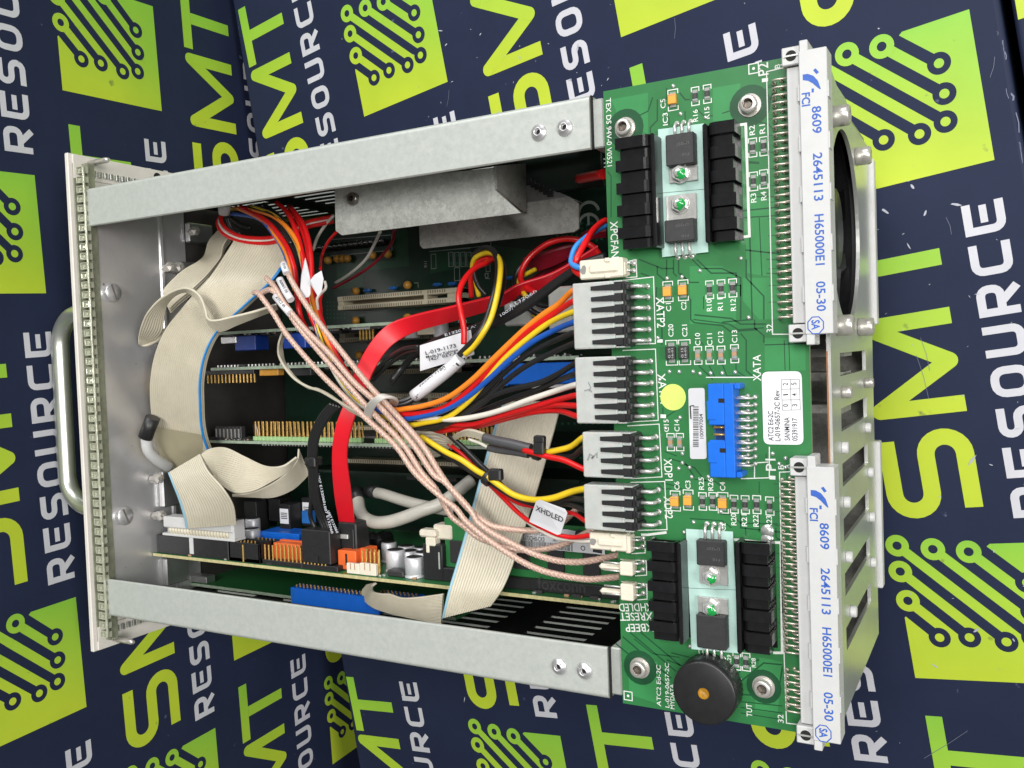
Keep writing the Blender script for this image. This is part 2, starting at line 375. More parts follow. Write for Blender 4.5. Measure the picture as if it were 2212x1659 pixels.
# strokes in text space (x along the line of writing, y up), (closed, width, points)
def big(W, Hh, sw):
    h = sw/2; r = (Hh-sw)/4; S = (False, sw, [(W-4,Hh-h)] + arc(r+h,Hh-h-r,r,90,270,12) + arc(W-r-h,h+r,r,90,-90,12) + [(4,h)])
    return S
def letters_small(ch, w_, h_, sw):
    a = sw/2; r = 3.2
    if ch == 'R': return [(False,sw,[(a,0),(a,h_-a-.01)]),(False,sw,[(0,h_-a)] + arc(w_-a-r,h_-a-r,r,90,0,4) + arc(w_-a-r,h_*.42+r,r,0,-90,4) + [(a,h_*.42)]),(False,sw,[(w_*.42,h_*.42),(w_-1.4,0)])]
    if ch == 'E': return [(False,sw,[(w_,a)] + arc(a+r,a+r,r,-90,-180,4) + [(a,h_-a)]),(False,sw,[(0,h_-a),(w_,h_-a)]),(False,sw*.85,[(a+3.2,h_*.5),(w_-1.2,h_*.5)])]
    if ch == 'S': 
        q = (h_-sw)/4; return [(False,sw,[(w_-.5,h_-a)] + arc(q+a,h_-a-q,q,90,270,8) + arc(w_-q-a,a+q,q,90,-90,8) + [(.5,a)])]
    if ch == 'O': return [(True,sw,rrect(a,a,w_-a,h_-a,4.2))]
    if ch == 'U': return [(False,sw,[(a,h_)] + arc(a+r,a+r,r,180,270,5) + arc(w_-a-r,a+r,r,270,360,5) + [(w_-a,h_)])]
    if ch == 'C': return [(False,sw,[(w_,h_-a)] + arc(a+r,h_-a-r,r,90,180,4) + arc(a+r,a+r,r,180,270,4) + [(w_,a)])]
def lerpc(t): 
    t = max(0, min(1, t)); a = (.50,.62,.036); b = (.25,.54,.05)
    return tuple(a[i]+(b[i]-a[i])*t for i in range(3)) + (1,)
def block(face, u0, v0, icon=True, smt=True, res=True, dark=None):
    """one printed logo: icon square, SMT line and RESOURCE line, written along +v with its top towards -u"""
    O, U, V, Nn = face
    P = lambda x, y, l: O + U*(u0+x) + V*(v0+y) + Nn*l
    g = MB(); g.vc = []; wt = MB(); nv = MB()
    def addg(fn, tfun):
        k = len(g.v); fn()
        for q in g.v[k:]:
            y = (Vector(q)-O).dot(V) - v0; x = (Vector(q)-O).dot(U) - u0; g.vc.append(lerpc(tfun(x, y)))
    if icon:
        ti = lambda x, y: (y-8)/60 + (x-35)/140
        poly = [(0,0),(35,0),(70,0),(70,33),(70,66),(42.5,66),(21,48),(0,30.5)]
        addg(lambda: g.add([P(x,y,.12) for x,y in poly] + [P(34,26,.12)], [(i,(i+1)%8,8) for i in range(8)]), ti)
        for x, y, sn in ((14.3,20.8,35),(27.3,21.1,48.5),(42.7,19.6,62),(54.2,22.2,75.5),(55.3,34,89),(54.4,46.8,102.5)):
            dl = (sn-x-y)/2; x += dl; y += dl; s_ = x+y; t = (s_ - 30.5)/(1+.835); e = ((t - 5), (s_-t+5))
            stroke(nv, [P(e[0],e[1],0), P(x-3,y+3,0)], 4.77, Nn, lift=.17)
            disc(nv, P(x,y,0), 4.9, Nn, 24, lift=.18); addg(lambda: disc(g, P(x,y,0), 2.1, Nn, 16, lift=.24), ti)
        for x, y, sn in ((2.1,66.3,68.75),(18.8,65,82.25),(34.5,63.8,95.75),(1.5,53.4,55.25),(2.8,38.9,41.75)):
            dl = (sn-x-y)/2; x += dl; y += dl; s_ = x+y; t = (s_ - 30.5)/(1+.835) + 2
            addg(lambda: stroke(g, [P(x+2,y-2,0), P(t,s_-t,0)], 4.77, Nn, lift=.21), ti)
            addg(lambda: disc(g, P(x,y,0), 5.4, Nn, 24, lift=.22, r_in=2.1), ti)
    if smt:
        cap = 41.1; base = 42.6; sw = 7.6
        T2 = lambda x, y: P(base-y, x, 0)                      # text space -> face
        tg = lambda x, y: (y-130)/90
        W = 42; c, s_, pts = big(W, cap, sw)
        addg(lambda: stroke(g, [T2(79.5+x, y) for x, y in pts], s_, Nn, lift=.13), tg)
        h = sw/2; m0 = 128.5; mw = 48.5
        mp = [(m0+h,0),(m0+h,cap-h)], [(m0+h,cap-h),(m0+mw/2,h)], [(m0+mw/2,h),(m0+mw-h,cap-h)], [(m0+mw-h,cap-h),(m0+mw-h,0)]
        for i, q in enumerate(mp):
            addg(lambda: stroke(g, [T2(*p) for p in q], sw, Nn, lift=.13+.03*i), tg)
        for q in ((m0+h,cap-h),(m0+mw/2,h),(m0+mw-h,cap-h)):
            addg(lambda: disc(g, T2(*q), h, Nn, 20, lift=.25), tg)
        addg(lambda: stroke(g, [T2(180,cap-h), T2(221,cap-h)], sw, Nn, lift=.13), tg)
        addg(lambda: stroke(g, [T2(200.3,0), T2(200.3,cap-sw)], sw, Nn, lift=.13), tg)
    if res:
        for i, ch in enumerate('RESOURCE'):
            for j, (c, sw, pts) in enumerate(letters_small(ch, 14.0, 16.6, 3.5)):
                stroke(wt, [P(70.6-y, 77.5+18.4*i+x, 0) for x, y in pts], sw, Nn, lift=.13+.03*j, closed=c)
    return g, nv, wt
def print_on(root, face, specs):
    for sp in specs:
        g, nv, wt = block(face, *sp)
        if g.v: g.build('green_print', GREENINK, root)
        if nv.v: nv.build('navy_print', NAVY, root)
        if wt.v: wt.build('white_print', WHITEINK, root)
def face_of(O, U, V):
    U = Vector(U).normalized(); V = Vector(V); V = (V - U*V.dot(U)).normalized(); return Vector(O), U, V, U.cross(V)
FB = face_of((-50,114,-152), (.98773,.12400,.09496), (-.13127,.98854,.07456))
fl = MB(); fl.add([(-3000,-3000,-470),(3000,-3000,-470),(3000,3000,-470),(-3000,3000,-470)], [(0,1,2,3)]); tag(fl.build('floor', FLOOR), 'plain grey floor far below the boxes', 'floor', kind='structure')
def box_thing(name, face, poly, depth, label, rnd=2.2, flap=None):
    O, U, V, Nn = face
    root = thing(name, O - Nn*depth, label, 'box')
    m = MB(); n = len(poly); cx = sum(p[0] for p in poly)/n; cy = sum(p[1] for p in poly)/n
    def ring(ins, dep): return [O + U*(x + (ins if x < cx else -ins)) + V*(y + (ins if y < cy else -ins)) - Nn*dep for x, y in poly]
    rings = [ring(rnd*(1-math.sin(a)), rnd*(1-math.cos(a))) for a in [math.radians(t) for t in (0,22,45,67,90)]] + [ring(0, depth)]
    vs = [v for r in rings for v in r]; fs = [tuple(range(n)), tuple(range(len(vs)-1, len(vs)-n-1, -1))]
    for j in range(len(rings)-1):
        for i in range(n): fs.append(((j+1)*n+i, (j+1)*n+(i+1)%n, j*n+(i+1)%n, j*n+i))
    m.add(vs, fs); m.build('carton', NAVY, root)
    return root
bB = box_thing('cardboard_box', FB, [(-306,-470),(184,-470),(184,340),(-268,340)], 240, 'scuffed navy cardboard box lying flat under the computer module')
print_on(bB, FB, [(102.5,-277),(102.5,-40),(102.5,-517),(11,71),(11,-167),(12,-400),(-80,-50),(-81,190,True,False,False),(-175,85),(-175,-153),(-272,-31),(-92,-525),(-92,-290,True,False,False),(-184,-392),(-297,-518),(-272,206,True,False,False)])
# scuffs: torn paper flecks
sc_ = MB(); O, U, V, Nn = FB
rs = random.Random(3)
for i in range(150):
    u = rs.uniform(-260,178); v = rs.uniform(-330,190)
    if i > 60: u = rs.gauss(150, 40); v = rs.gauss(-120, 110)
    if i > 110: u = rs.gauss(-60, 50); v = rs.gauss(70, 30)
    if not -270 < u < 180: continue
    a = rs.uniform(0,6.3); k = rs.randint(4,7); s0 = rs.choice([.25,.3,.4,.5,.8,1.2]); el = rs.uniform(1,3.2)
    pts = []
    for j in range(k):
        t = 2*math.pi*j/k; r_ = s0*rs.uniform(.45,1)
        x = r_*math.cos(t)*el; y = r_*math.sin(t)*.6
        pts.append(O + U*(u+x*math.cos(a)-y*math.sin(a)) + V*(v+x*math.sin(a)+y*math.cos(a)) + Nn*.3)
    sc_.add(pts, [tuple(range(k))])
sr_ = MB()
for (u0,v0,u1,v1) in ((150,-60,151,-68),(128,-120,130,-141),(131,-112,132.5,-128),(100,-318,122,-302),(176,-5,179,3),(40,60,42,70),(-30,110,-25,116),(-105,80,-109,71)):
    stroke(sr_, [O+U*u0+V*v0, O+U*((u0+u1)/2+.5)+V*((v0+v1)/2), O+U*u1+V*v1], .2, Nn, lift=.3)
sc_.build('scuff', SCUFF, bB)['kind'] = 'stuff'; sr_.build('scratches', mat('scratch', (.16,.17,.24), .7), bB)['kind'] = 'stuff'
# the box standing to the left, its printed side towards the module
FA = face_of((-347,0,0), (0,.047,-1), (0,1,.047))
kA = (126.541+357)/(126.541+347)            # the card face stands clear of the handle
FA = (C0 + (FA[0]-C0)*kA, FA[1]*kA, FA[2]*kA, FA[3])
bA = box_thing('cardboard_box', FA, [(-95,-460),(440,-460),(440,460),(-95,460)], 380, 'navy cardboard box standing upright behind the module handle')
print_on(bA, FA, [(-57,62),(-57,-180),(-57,-420,False),(35.5,179),(35.5,-61),(35.5,-300),(127,45),(127,-195),(127,-436),(127,285,True,False,False),(219,165,True,True,True),(219,-75),(219,-315),(311,45),(311,-195),(311,-436)])
# a third box beyond the taped edge
FC = face_of(Vector(FB[0]) - FB[3]*4, FB[1], FB[2])
bC = box_thing('cardboard_box', FC, [(188,-470),(520,-470),(520,340),(188,340)], 236, 'navy cardboard box beyond the taped edge at the right')
print_on(bC, FC, [(189.5,-126),(189.5,16,True,False,False),(189.5,-366),(281,-4),(281,-240)])
# crease of the clear tape along that edge: its highlights painted as whitish strokes
rt = random.Random(5); O, U, V, Nn = FB; tp = MB()
for i in range(90):
    v = rt.uniform(-330, 200); u = 182.6 + rt.gauss(0, .7); ln = rt.uniform(1.5, 9)
    stroke(tp, [O+U*u+V*v, O+U*(u+rt.uniform(-.5,.5))+V*(v+ln*.5), O+U*(u+rt.uniform(-.4,.4))+V*(v+ln)], rt.choice((.15,.25,.4,.7)), Nn, lift=.12 if u < 181.8 else -.15)
tp.build('tape_crease_highlight', mat('tape_crease_highlight', (.17,.18,.27), .35), bB)['kind'] = 'stuff'
# ================================================================== chassis of the plug-in module
ch = thing('rack_chassis', (-120,0,-155), 'silver open metal chassis of the plug-in module with front handle', 'chassis')
LX = -296.6; YO = 114.3; YI = 94.2
def rail(sg):
    m = MB(); t = 1.5
    x0, x1 = LX, -6.5
    z1 = -1.5
    # top flange, rounded outer and inner bends, inner lip and end tab
    yo = YO*sg; yi = YI*sg
    prof = []
    for a in range(0, 91, 15):
        r = 2.0; aa = math.radians(a); prof.append((yo - sg*r + sg*r*math.sin(aa), z1 - r + r*math.cos(aa)))
    outer = [(yi + sg*.0, z1 - .6), (yi + sg*.5, z1)] + prof + [(yo, -26)]
    inner = [(yo - sg*t, -26), (yo - sg*t, z1 - t - .4), (yi, z1 - t)]
    pr = outer + inner
    m.prism([(x0, y, z) for y, z in pr], (x1-x0, 0, 0))
    rl = m.build('side_rail', RAIL, ch)
    e = MB(); e.box(x1, x1+4.5, min(yo-sg*1.2, yi+sg*.6), max(yo-sg*1.2, yi+sg*.6), -24, -4.2, .5); e.build('end_tab', RAIL, ch, rl)
    s = MB(); s.box(x1+.1, x1+.6, min(yo,yi), max(yo,yi), -4.1, -2.6); s.build('end_seam', DARKHOLE, ch, rl)
    return rl
for sg in (1,-1): rail(sg)
rv = MB(); rv.lathe((0,0,0), (0,0,1), [(3.3,0),(3.3,.35),(2.9,.8),(2.0,1.0),(1.75,1.7),(1.3,1.9),(1.15,1.4),(1.1,.2)], 20)
rv.lathe((0,0,.25), (0,0,1), [(1.12,0),(0,0.01)], 12, 1, caps=False)
rvm = mesh('rivet', rv, [ALU, DARKHOLE])
for k, x, y in (('H',1280,848),('H',1447,817),('N',1405,1012),('N',1567,1040)): inst(rvm, at(k,x,y,-1.0)+Vector((0,0,-.5)), ch)
# side walls with ventilation slots
def wall(sg):
    m = MB(); y0 = sg*(YO-1.6); y1 = sg*(YO-.4)
    xs = [LX+2]; bands = []
    groups = [(-276,-245),(-225,-194),(-174,-143),(-123,-92),(-72,-41)] if sg < 0 else [(-279,-248),(-228,-197),(-177,-146),(-124,-93),(-73,-42)]
    zsl = [-58 - 8.9*i for i in range(10)]
    zt, zb = -26, -152
    x = LX+2
    for g0, g1 in groups:
        m.box(x, g0, y0, y1, zb, zt); zz = zt
        for z in zsl: m.box(g0, g1, y0, y1, z+1.4, zz); m.m[-2:] = [1,1]; zz = z-1.4
        m.box(g0, g1, y0, y1, zb, zz); m.m[-2:] = [1,1]; x = g1
    m.box(x, -6, y0, y1, zb, zt)
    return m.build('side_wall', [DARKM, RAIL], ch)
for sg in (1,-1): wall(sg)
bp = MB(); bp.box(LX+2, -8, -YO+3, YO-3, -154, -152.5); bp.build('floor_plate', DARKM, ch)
# front panel: inner sheet, bent flange, outer panel
fp = MB(); fp.box(LX-2.5, LX, -YO+.8, YO-.8, -66, -3.2); fp.build('front_sheet', ALU, ch)
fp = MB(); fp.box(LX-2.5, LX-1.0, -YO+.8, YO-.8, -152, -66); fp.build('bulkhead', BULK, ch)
rb = MB(); rb.prism([(LX, -YO+4, -47), (LX+.9, -YO+4, -47.6), (LX+1.3, -YO+4, -49), (LX+.9, -YO+4, -50.4), (LX, -YO+4, -51)], (0, 2*YO-8, 0)); rb.build('pressed_ridge', ALU, ch)
op = MB(); op.box(LX-8.0, LX-5.4, -133, 133, -105, 4.0, .4); fpo = op.build('front_panel', PANEL, ch)
for sg in (1,-1):                # edge strips on the panel ends with their comb of teeth
    m = MB(); m.box(LX-5.3, LX-4.2, sg*133-sg*13, sg*132.4, -104, 1.5); m.build('end_strip', PANEL, ch)
    tm = MB(); tm.box(-.9,.9,-1.6,1.6,-1.0,1.0,.2)
    me_ = mesh('comb_tooth', tm, STEEL)
    for i in range(22): inst(me_, (LX-3.4, sg*123.5, -6-3.6*i), ch)
hole = MB(); disc(hole, (LX-4.2, 128.5, -52), 2.6, (1,0,0), 18, lift=.08); hole.build('panel_hole', DARKHOLE, ch)
for sg in (1,-1):
    p = MB(); p.lathe((LX-4.4, sg*129, -8), (1,0,0), [(1.5,0),(1.5,14),(.9,16)], 12); p.build('guide_pin', SCREW, ch)
# clear contact fingers along the near edge
fg = MB()
fg.box(-2.9,2.6,-1.9,1.9,-1.6,-.9,.25); fg.box(-2.9,2.6,-1.9,-1.25,-.9,.1,.2); fg.box(-2.9,2.6,1.25,1.9,-.9,.1,.2); fg.box(-2.9,-2.2,-1.3,1.3,-.9,.1,.2); fg.box(-.6,1.0,-.75,.75,-.95,.0,.2); fg.box(2.0,3.2,-1.7,1.7,-3.4,.35,.3)
fgm = mesh('contact_finger', fg, GASKET)
gs = MB(); gs.box(LX-5.3, LX+.4, -128, 128, -7.5, -3.0, .2); gs.box(LX-5.3, LX-4.6, -128, 128, -3.0, 1.6, .2); gs.build('finger_shade_strip', GASKETD, ch)  # dark strip colours in the shade beneath and between the fingers
nf = 50
for i in range(nf): inst(fgm, (LX-1.7, -124 + 248*i/(nf-1), .4), ch, rot=(random.uniform(-.05,.05),random.uniform(-.05,.05),random.uniform(-.04,.04)))
gb = MB(); gb.tube([(LX+1.4+random.uniform(-.1,.1), y, .1+random.uniform(-.12,.12)) for y in [-126+1.6*j for j in range(158)]], .75, 6); gb.build('wire_gasket', GASKET, ch)
# handle
hx = LX-47.5
pts = [(LX-8,47,-18),(LX-26,47,-18)] ; pa = []
for a in range(0, 91, 10): pa.append((hx+18-18*math.sin(math.radians(a)), 50-18+18*math.cos(math.radians(a)), -15))
pb = [(x, -y-9, z) for x, y, z in pa[::-1]]
hd = MB(); hd.tube([(LX-8,50,-15)] + pa + pb + [(LX-8,-59,-15)], 4.8, 20); hd.build('handle', HANDLE, ch)
# slotted screws on the inner sheet
ss = MB(); ss.lathe((0,0,0), (1,0,0), [(5.0,0),(5.0,3.0),(4.6,3.6),(0,3.6)], 26, caps=False)
ss.box(3.55,3.66,-4.4,4.4,-.55,.55,0,1)
ssm = mesh('slotted_screw', ss, [ALU, mat('screw_slot', (.20,.19,.18), .4, .5)])
for k, x, y in (('W',712,245),('V',790,50)):
    p = at(k,x,y,LX+1.5,0); inst(ssm, (LX, p.y, p.z), ch, rot=(random.uniform(.3,.6),0,0))
# card brackets fixed to the front sheet
for (k,x0,y0,x1,y1,dz) in (('E',230,15,410,405,0),('E',275,1030,470,1310,0),('A',330,1080,480,1260,0),('A',430,620,640,880,0)):
    a = at(k,x0,y0,LX+3,0); b = at(k,x1,y1,LX+3,0)
    m = MB(); m.box(LX+.3, LX+4, b.y, a.y, min(a.z,b.z)-6, max(a.z,b.z), .8); m.build('card_bracket', STEEL, ch)
for k, x, y in (('E',245,110),('E',275,540),('A',385,1170),('A',560,740),('W',1110,90)):
    p = at(k,x,y,LX+9,0); m = MB(); m.lathe((LX+1,p.y,p.z), (1,.12,.2), [(2.3,0),(2.3,5),(3.0,5.2),(3.0,8),(1.2,8.6),(1.1,6)], 6, smooth=False); m.build('standoff', SCREW, ch)
# rear plate with the fan opening and the row of slots
PX = 77.0
R = lambda k,x,y: (lambda p: (p.y, p.z))(at(k,x,y,PX,0))
fc = (61.5,-45.0); fr = 35.5
YA, YB = 104.0, 17.0; ZN, ZD = -3.5, -114.5
m = MB(); tk = 1.4
def plate_quad(y0,y1,z0,z1): m.box(PX-tk, PX, min(y0,y1), max(y0,y1), min(z0,z1), max(z0,z1))
n = 72
ringp = [(fc[0]+fr*math.cos(2*math.pi*i/n), fc[1]+fr*math.sin(2*math.pi*i/n)) for i in range(n)]
sq = []
for i in range(n):
    c_, s__ = math.cos(2*math.pi*i/n), math.sin(2*math.pi*i/n)
    ty = ((YA if c_ > 0 else YB) - fc[0]) / c_ if abs(c_) > 1e-6 else 1e9
    tz = ((ZN if s__ > 0 else ZD) - fc[1]) / s__ if abs(s__) > 1e-6 else 1e9
    t = min(ty, tz); sq.append((fc[0]+t*c_, fc[1]+t*s__))
for i in range(n):                      # plate round the fan opening, with the corner points put back in
    j = (i+1) % n
    o = [sq[i], sq[j]]
    if abs(sq[i][0]-sq[j][0]) > .01 and abs(sq[i][1]-sq[j][1]) > .01:
        cy = YA if max(sq[i][0],sq[j][0]) > 60 else YB; cz = ZN if max(sq[i][1],sq[j][1]) > -50 else ZD
        o = [sq[i], (cy,cz), sq[j]]
    poly = [ringp[i]] + o + [ringp[j]]
    m.prism([(PX-tk, y, z) for y, z in poly], (tk, 0, 0))
# chamfered upper end
m.prism([(PX-tk, y, z) for y, z in ((YA,ZN),(113.5,ZN),(113.5,-14),(110,-30),(110,-52),(YA,-62))], (tk,0,0))
slots = []
yy = YB; step = 19.2
for i in range(6):
    ys0 = 15.0 - i*19.6; ys1 = ys0 - 8.2
    plate_quad(yy, ys0, ZN, ZD)
    plate_quad(ys0, ys1, ZN, -22.5); plate_quad(ys0, ys1, -91, ZD)
    yy = ys1
plate_quad(yy, -112, ZN, ZD)
m.build('rear_plate', PLATE, ch)
eg = MB(); eg.box(PX-tk-.05, PX-.9, 16, -24, ZN, ZN+.25); eg.build('copper_edge', mat('copper_edge', (.42,.20,.10), .4, .7), ch)
cap = MB(); cap.lathe((0,0,0), (1,0,0), [(2.6,-2),(2.6,0),(3.6,.1),(3.6,5.0),(3.2,5.7),(1.9,5.8),(1.7,3.8),(0,3.8)], 24, caps=False)
capm = mesh('cap_screw', cap, SCREW)
for k, x, y in (('S',700,755),('S',905,1105),('J',1010,455),('J',1150,465),('J',1045,880),('J',1190,820)):
    y_, z_ = R(k,x,y); s = .6 if k == 'J' and y > 800 else 1.0; o = inst(capm, (PX+.1, y_, z_), ch); o.scale = (s,s,s)
nyl = MB(); nyl.lathe((0,0,0), (1,0,0), [(2.1,0),(2.1,1.7),(1.7,2.1),(0,2.1)], 14, caps=False); nym = mesh('nylon_stud', nyl, WHITEP)
for k, x, y in (('T',630,390),('T',645,775),('T',660,1160),('T',690,1545),('T',795,250),('T',815,565),('T',825,880),('T',835,1200)):
    y_, z_ = R(k,x,y); inst(nym, (PX+.1, y_, z_), ch)
for (ya, yb) in ((99,26),(-26,-92)):
    m = MB(); m.box(PX-6, PX+2.0, ya, yb, -123, -116, .5); m.build('guide_strip', WHITEP, ch)
# base pan and side frames under the adapter board
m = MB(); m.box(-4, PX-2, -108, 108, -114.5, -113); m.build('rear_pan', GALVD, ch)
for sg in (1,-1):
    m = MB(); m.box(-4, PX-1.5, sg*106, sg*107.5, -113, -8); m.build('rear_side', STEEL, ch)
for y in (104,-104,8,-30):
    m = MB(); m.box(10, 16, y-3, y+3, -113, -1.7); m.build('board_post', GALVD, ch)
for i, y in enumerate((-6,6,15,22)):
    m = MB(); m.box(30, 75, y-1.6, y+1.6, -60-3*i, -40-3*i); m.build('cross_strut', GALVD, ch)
# ------------------------------------------------------------------ fan
fan = thing('axial_fan', (PX-20, fc[0], -90), 'black axial fan mounted behind the round opening of the rear plate', 'fan')
FANP = mat('fan_plastic', (.022,.022,.023), .42, 0, .15, 200, spec=.3)
m = MB(); X1 = PX-2.2; X0 = X1-24
for sy in (1,-1):
    m.box(X0, X1, fc[0]+sy*38, fc[0]+sy*40, -85, -5)
m.box(X0, X1, fc[0]-38, fc[0]+38, -86.5, -84.5); m.box(X0, X1, fc[0]-38, fc[0]+38, -6.5, -4.5)
m.build('fan_frame', FANP, fan)
m = MB(); m.lathe((X1-22,fc[0],fc[1]), (1,0,0), [(37.5,0),(37.5,21)], 48, caps=False); m.build('duct', BLACKS, fan)
m = MB(); m.lathe((X1-17.5,fc[0],fc[1]), (1,0,0), [(16,0),(16,15),(14.5,16.5),(0,16.5)], 32, caps=False); m.build('hub', FANP, fan)
bl = MB(); L = []
for i in range(7):
    r = 15.5 + i*3.4; a = .018*(i*i)*.4; L.append([(1.5+ .6*i*.2, r*math.cos(a), r*math.sin(a)), (14-.4*i, r*math.cos(a+.55), r*math.sin(a+.55))])
for i in range(6):
    a, b = L[i]; c_, d = L[i+1]; bl.add([a,b,d,c_], [(0,1,2,3)], 0, True); bl.add([(p[0]-1.0,p[1],p[2]) for p in (a,b,d,c_)], [(3,2,1,0)], 0, True)
blm = mesh('blade', bl, FANP)
for i in range(7): inst(blm, (X1-14.2, fc[0], fc[1]), fan, rot=(2*math.pi*i/7,0,0))
m = MB()
for i in range(4):
    a = math.radians(45+90*i+12); m.tube([(X1-21, fc[0]+15*math.cos(a), fc[1]+15*math.sin(a)), (X1-21, fc[0]+37*math.cos(a+.2), fc[1]+37*math.sin(a+.2))], 1.6, 8)
m.build('strut', BLACKP, fan)
# fan guard plate behind
m = MB(); m.box(X0-1.5, X0-.3, fc[0]-38, fc[0]+38, -84, -7); m.build('back_guard', DARKM, fan)
# ================================================================== green adapter board with everything soldered to it
ab = thing('adapter_board', (35,0,-1.6), 'green circuit board with two long white edge connectors across the rear end', 'circuit board')
BT = un(1303,197,0); BBm = un(1346,1517,0)
BX0, BX1, BY = 0.0, 70.8, 114.0
m = MB(); m.box(BX0, BX1, -BY, BY, -1.6, 0)
m.m = [1,1,1,1,1,0]; m.build('board', [PCB, PCBEDGE], ab)
Zb = lambda k,x,y,z=0.0: at(k,x,y,z)
# copper pours and the gaps that outline them
cp = MB()
def pour(k, pts, mi=0, lift=.02): cp.add([Zb(k,x,y)+Vector((0,0,lift)) for x,y in pts], [tuple(range(len(pts)-1,-1,-1))], mi)
def trace(k, pts, w_=.5, mi=1, lift=.035): stroke(cp, [Zb(k,x,y) for x,y in pts], w_, mi=mi, lift=lift)
pour('X', [(1490,575),(1560,575),(1590,600),(1590,700),(1490,700)]); pour('X', [(1610,420),(1672,425),(1680,600),(1612,590)])
pour('X', [(1605,600),(1690,600),(1690,690),(1640,690),(1605,650)]); pour('X', [(1652,730),(1740,730),(1740,800),(1652,800)])
pour('X', [(1362,600),(1412,600),(1412,640),(1362,615)],0); pour('X', [(1320,215),(1400,200),(1400,290),(1340,260)])
pour('X', [(1540,190),(1600,180),(1590,260),(1540,262)]); pour('X', [(1355,1420),(1420,1430),(1420,1520),(1360,1500)]); pour('X', [(1640,1420),(1690,1430),(1680,1540),(1630,1535)])
for k, pts, w_ in (
  ('X',[(1440,560),(1440,600),(1455,615)],.5),('X',[(1418,620),(1418,660),(1430,672),(1430,745)],.5),('X',[(1470,590),(1490,610),(1510,610)],.45),
  ('X',[(1495,560),(1515,580),(1560,580),(1600,600),(1600,690)],.5),('X',[(1500,680),(1580,688),(1600,700),(1655,700)],.5),('X',[(1498,690),(1575,700),(1595,712),(1650,708)],.4),
  ('X',[(1612,560),(1612,600),(1650,640),(1650,690)],.5),('X',[(1570,600),(1590,602),(1590,640)],.4),('X',[(1625,425),(1680,425)],.4),('X',[(1610,540),(1680,548)],.5),
  ('X',[(1510,760),(1510,790),(1540,820)],.4),('X',[(1532,790),(1545,815)],.4),('X',[(1560,785),(1570,812),(1600,812)],.4),('X',[(1590,785),(1590,800),(1612,815),(1640,815)],.4),
  ('X',[(1440,900),(1470,880),(1480,860)],.4),('X',[(1445,990),(1480,1000),(1500,1030)],.45),('X',[(1470,1000),(1500,1010),(1525,1040)],.45),('X',[(1420,1040),(1460,1050),(1480,1060)],.4),
  ('X',[(1490,1120),(1560,1125),(1580,1140)],.4),('X',[(1600,1110),(1600,1140),(1690,1150)],.5),('X',[(1640,1110),(1640,1150)],.4),('X',[(1330,1390),(1440,1480)],.6),
  ('X',[(1345,1375),(1450,1465)],.6),('X',[(1360,1365),(1460,1450)],.5),('X',[(1375,1358),(1470,1438)],.5),('X',[(1590,1480),(1650,1432),(1690,1436)],.5),
  ('X',[(1600,1500),(1680,1505),(1690,1440)],.5),('X',[(1595,1515),(1690,1525)],.4),('X',[(1600,1528),(1690,1540)],.4),('X',[(1600,1540),(1680,1553)],.35),
  ('X',[(1560,275),(1600,255),(1660,268),(1670,280)],.4),('X',[(1560,245),(1590,235)],.4),('X',[(1640,255),(1655,190),(1676,186)],.4),('X',[(1660,230),(1670,200),(1678,196)],.4),('X',[(1640,265),(1658,235),(1666,205),(1680,205)],.4),
  ('X',[(1420,215),(1420,260),(1405,275),(1405,290)],.5),('X',[(1436,240),(1445,255),(1445,270)],.4),('X',[(1480,240),(1480,260)],.4),('X',[(1505,235),(1520,250),(1540,250)],.4),
  ('X',[(1320,470),(1320,380),(1312,370)],.4),('X',[(1655,560),(1690,562)],.3),('X',[(1655,590),(1690,592)],.3),('X',[(1700,1000),(1700,1060)],.3),('X',[(1655,980),(1655,1010)],.3),
  ('X',[(1420,575),(1420,592),(1435,605),(1435,612)],.5),('X',[(1455,560),(1455,590),(1462,597)],.5),('X',[(1466,560),(1466,590),(1485,607),(1485,640),(1492,648),(1492,690),(1500,697),(1560,703),(1578,716),(1636,712)],.5),
  ('X',[(1505,560),(1536,590),(1590,590),(1592,615)],.5),('X',[(1575,618),(1600,616),(1600,640)],.4),('X',[(1520,640),(1520,668)],.35),('X',[(1618,450),(1625,690),(1560,696)],.5),('X',[(1606,455),(1676,448)],.5),('X',[(1606,470),(1676,466)],.4),('X',[(1640,470),(1646,596)],.35),
  ('X',[(1630,690),(1630,708),(1650,725),(1650,740)],.5),('X',[(1500,725),(1520,745)],.35),('X',[(1600,720),(1612,735),(1612,800),(1625,812)],.45),('X',[(1694,735),(1696,800)],.3),('X',[(1704,735),(1706,800)],.3),('X',[(1652,745),(1740,742)],.4),
  ('X',[(1432,880),(1432,905),(1445,915)],.4),('X',[(1436,975),(1462,985)],.4),('X',[(1420,1045),(1432,1056),(1450,1056)],.4),('X',[(1500,1035),(1545,1040),(1560,1052)],.4),('X',[(1640,1040),(1640,1066)],.35),('X',[(1555,1110),(1580,1112),(1600,1130),(1680,1132)],.4),
  ('X',[(1676,1140),(1676,1160),(1684,1166)],.4),('X',[(1610,1140),(1612,1160)],.35),('X',[(1450,1410),(1490,1420)],.5),('X',[(1440,1425),(1478,1440)],.5),('X',[(1370,1380),(1410,1412),(1468,1420)],.4),('X',[(1580,1465),(1625,1430),(1640,1425)],.5),
  ('X',[(1410,210),(1400,240),(1380,250)],.45),('X',[(1440,190),(1440,215)],.4),('X',[(1468,200),(1480,215),(1490,215)],.5),('X',[(1515,190),(1535,180)],.35),('X',[(1600,430),(1606,520)],.5),('X',[(1612,350),(1640,352)],.8),('X',[(1380,560),(1430,580),(1455,580)],.5),('X',[(1384,590),(1410,600)],.5)):
    trace(k, pts, w_)
for i in range(14): trace('X', [(1655+ i*.4, 185+i*36), (1680+i*.4, 184+i*36)], .22)
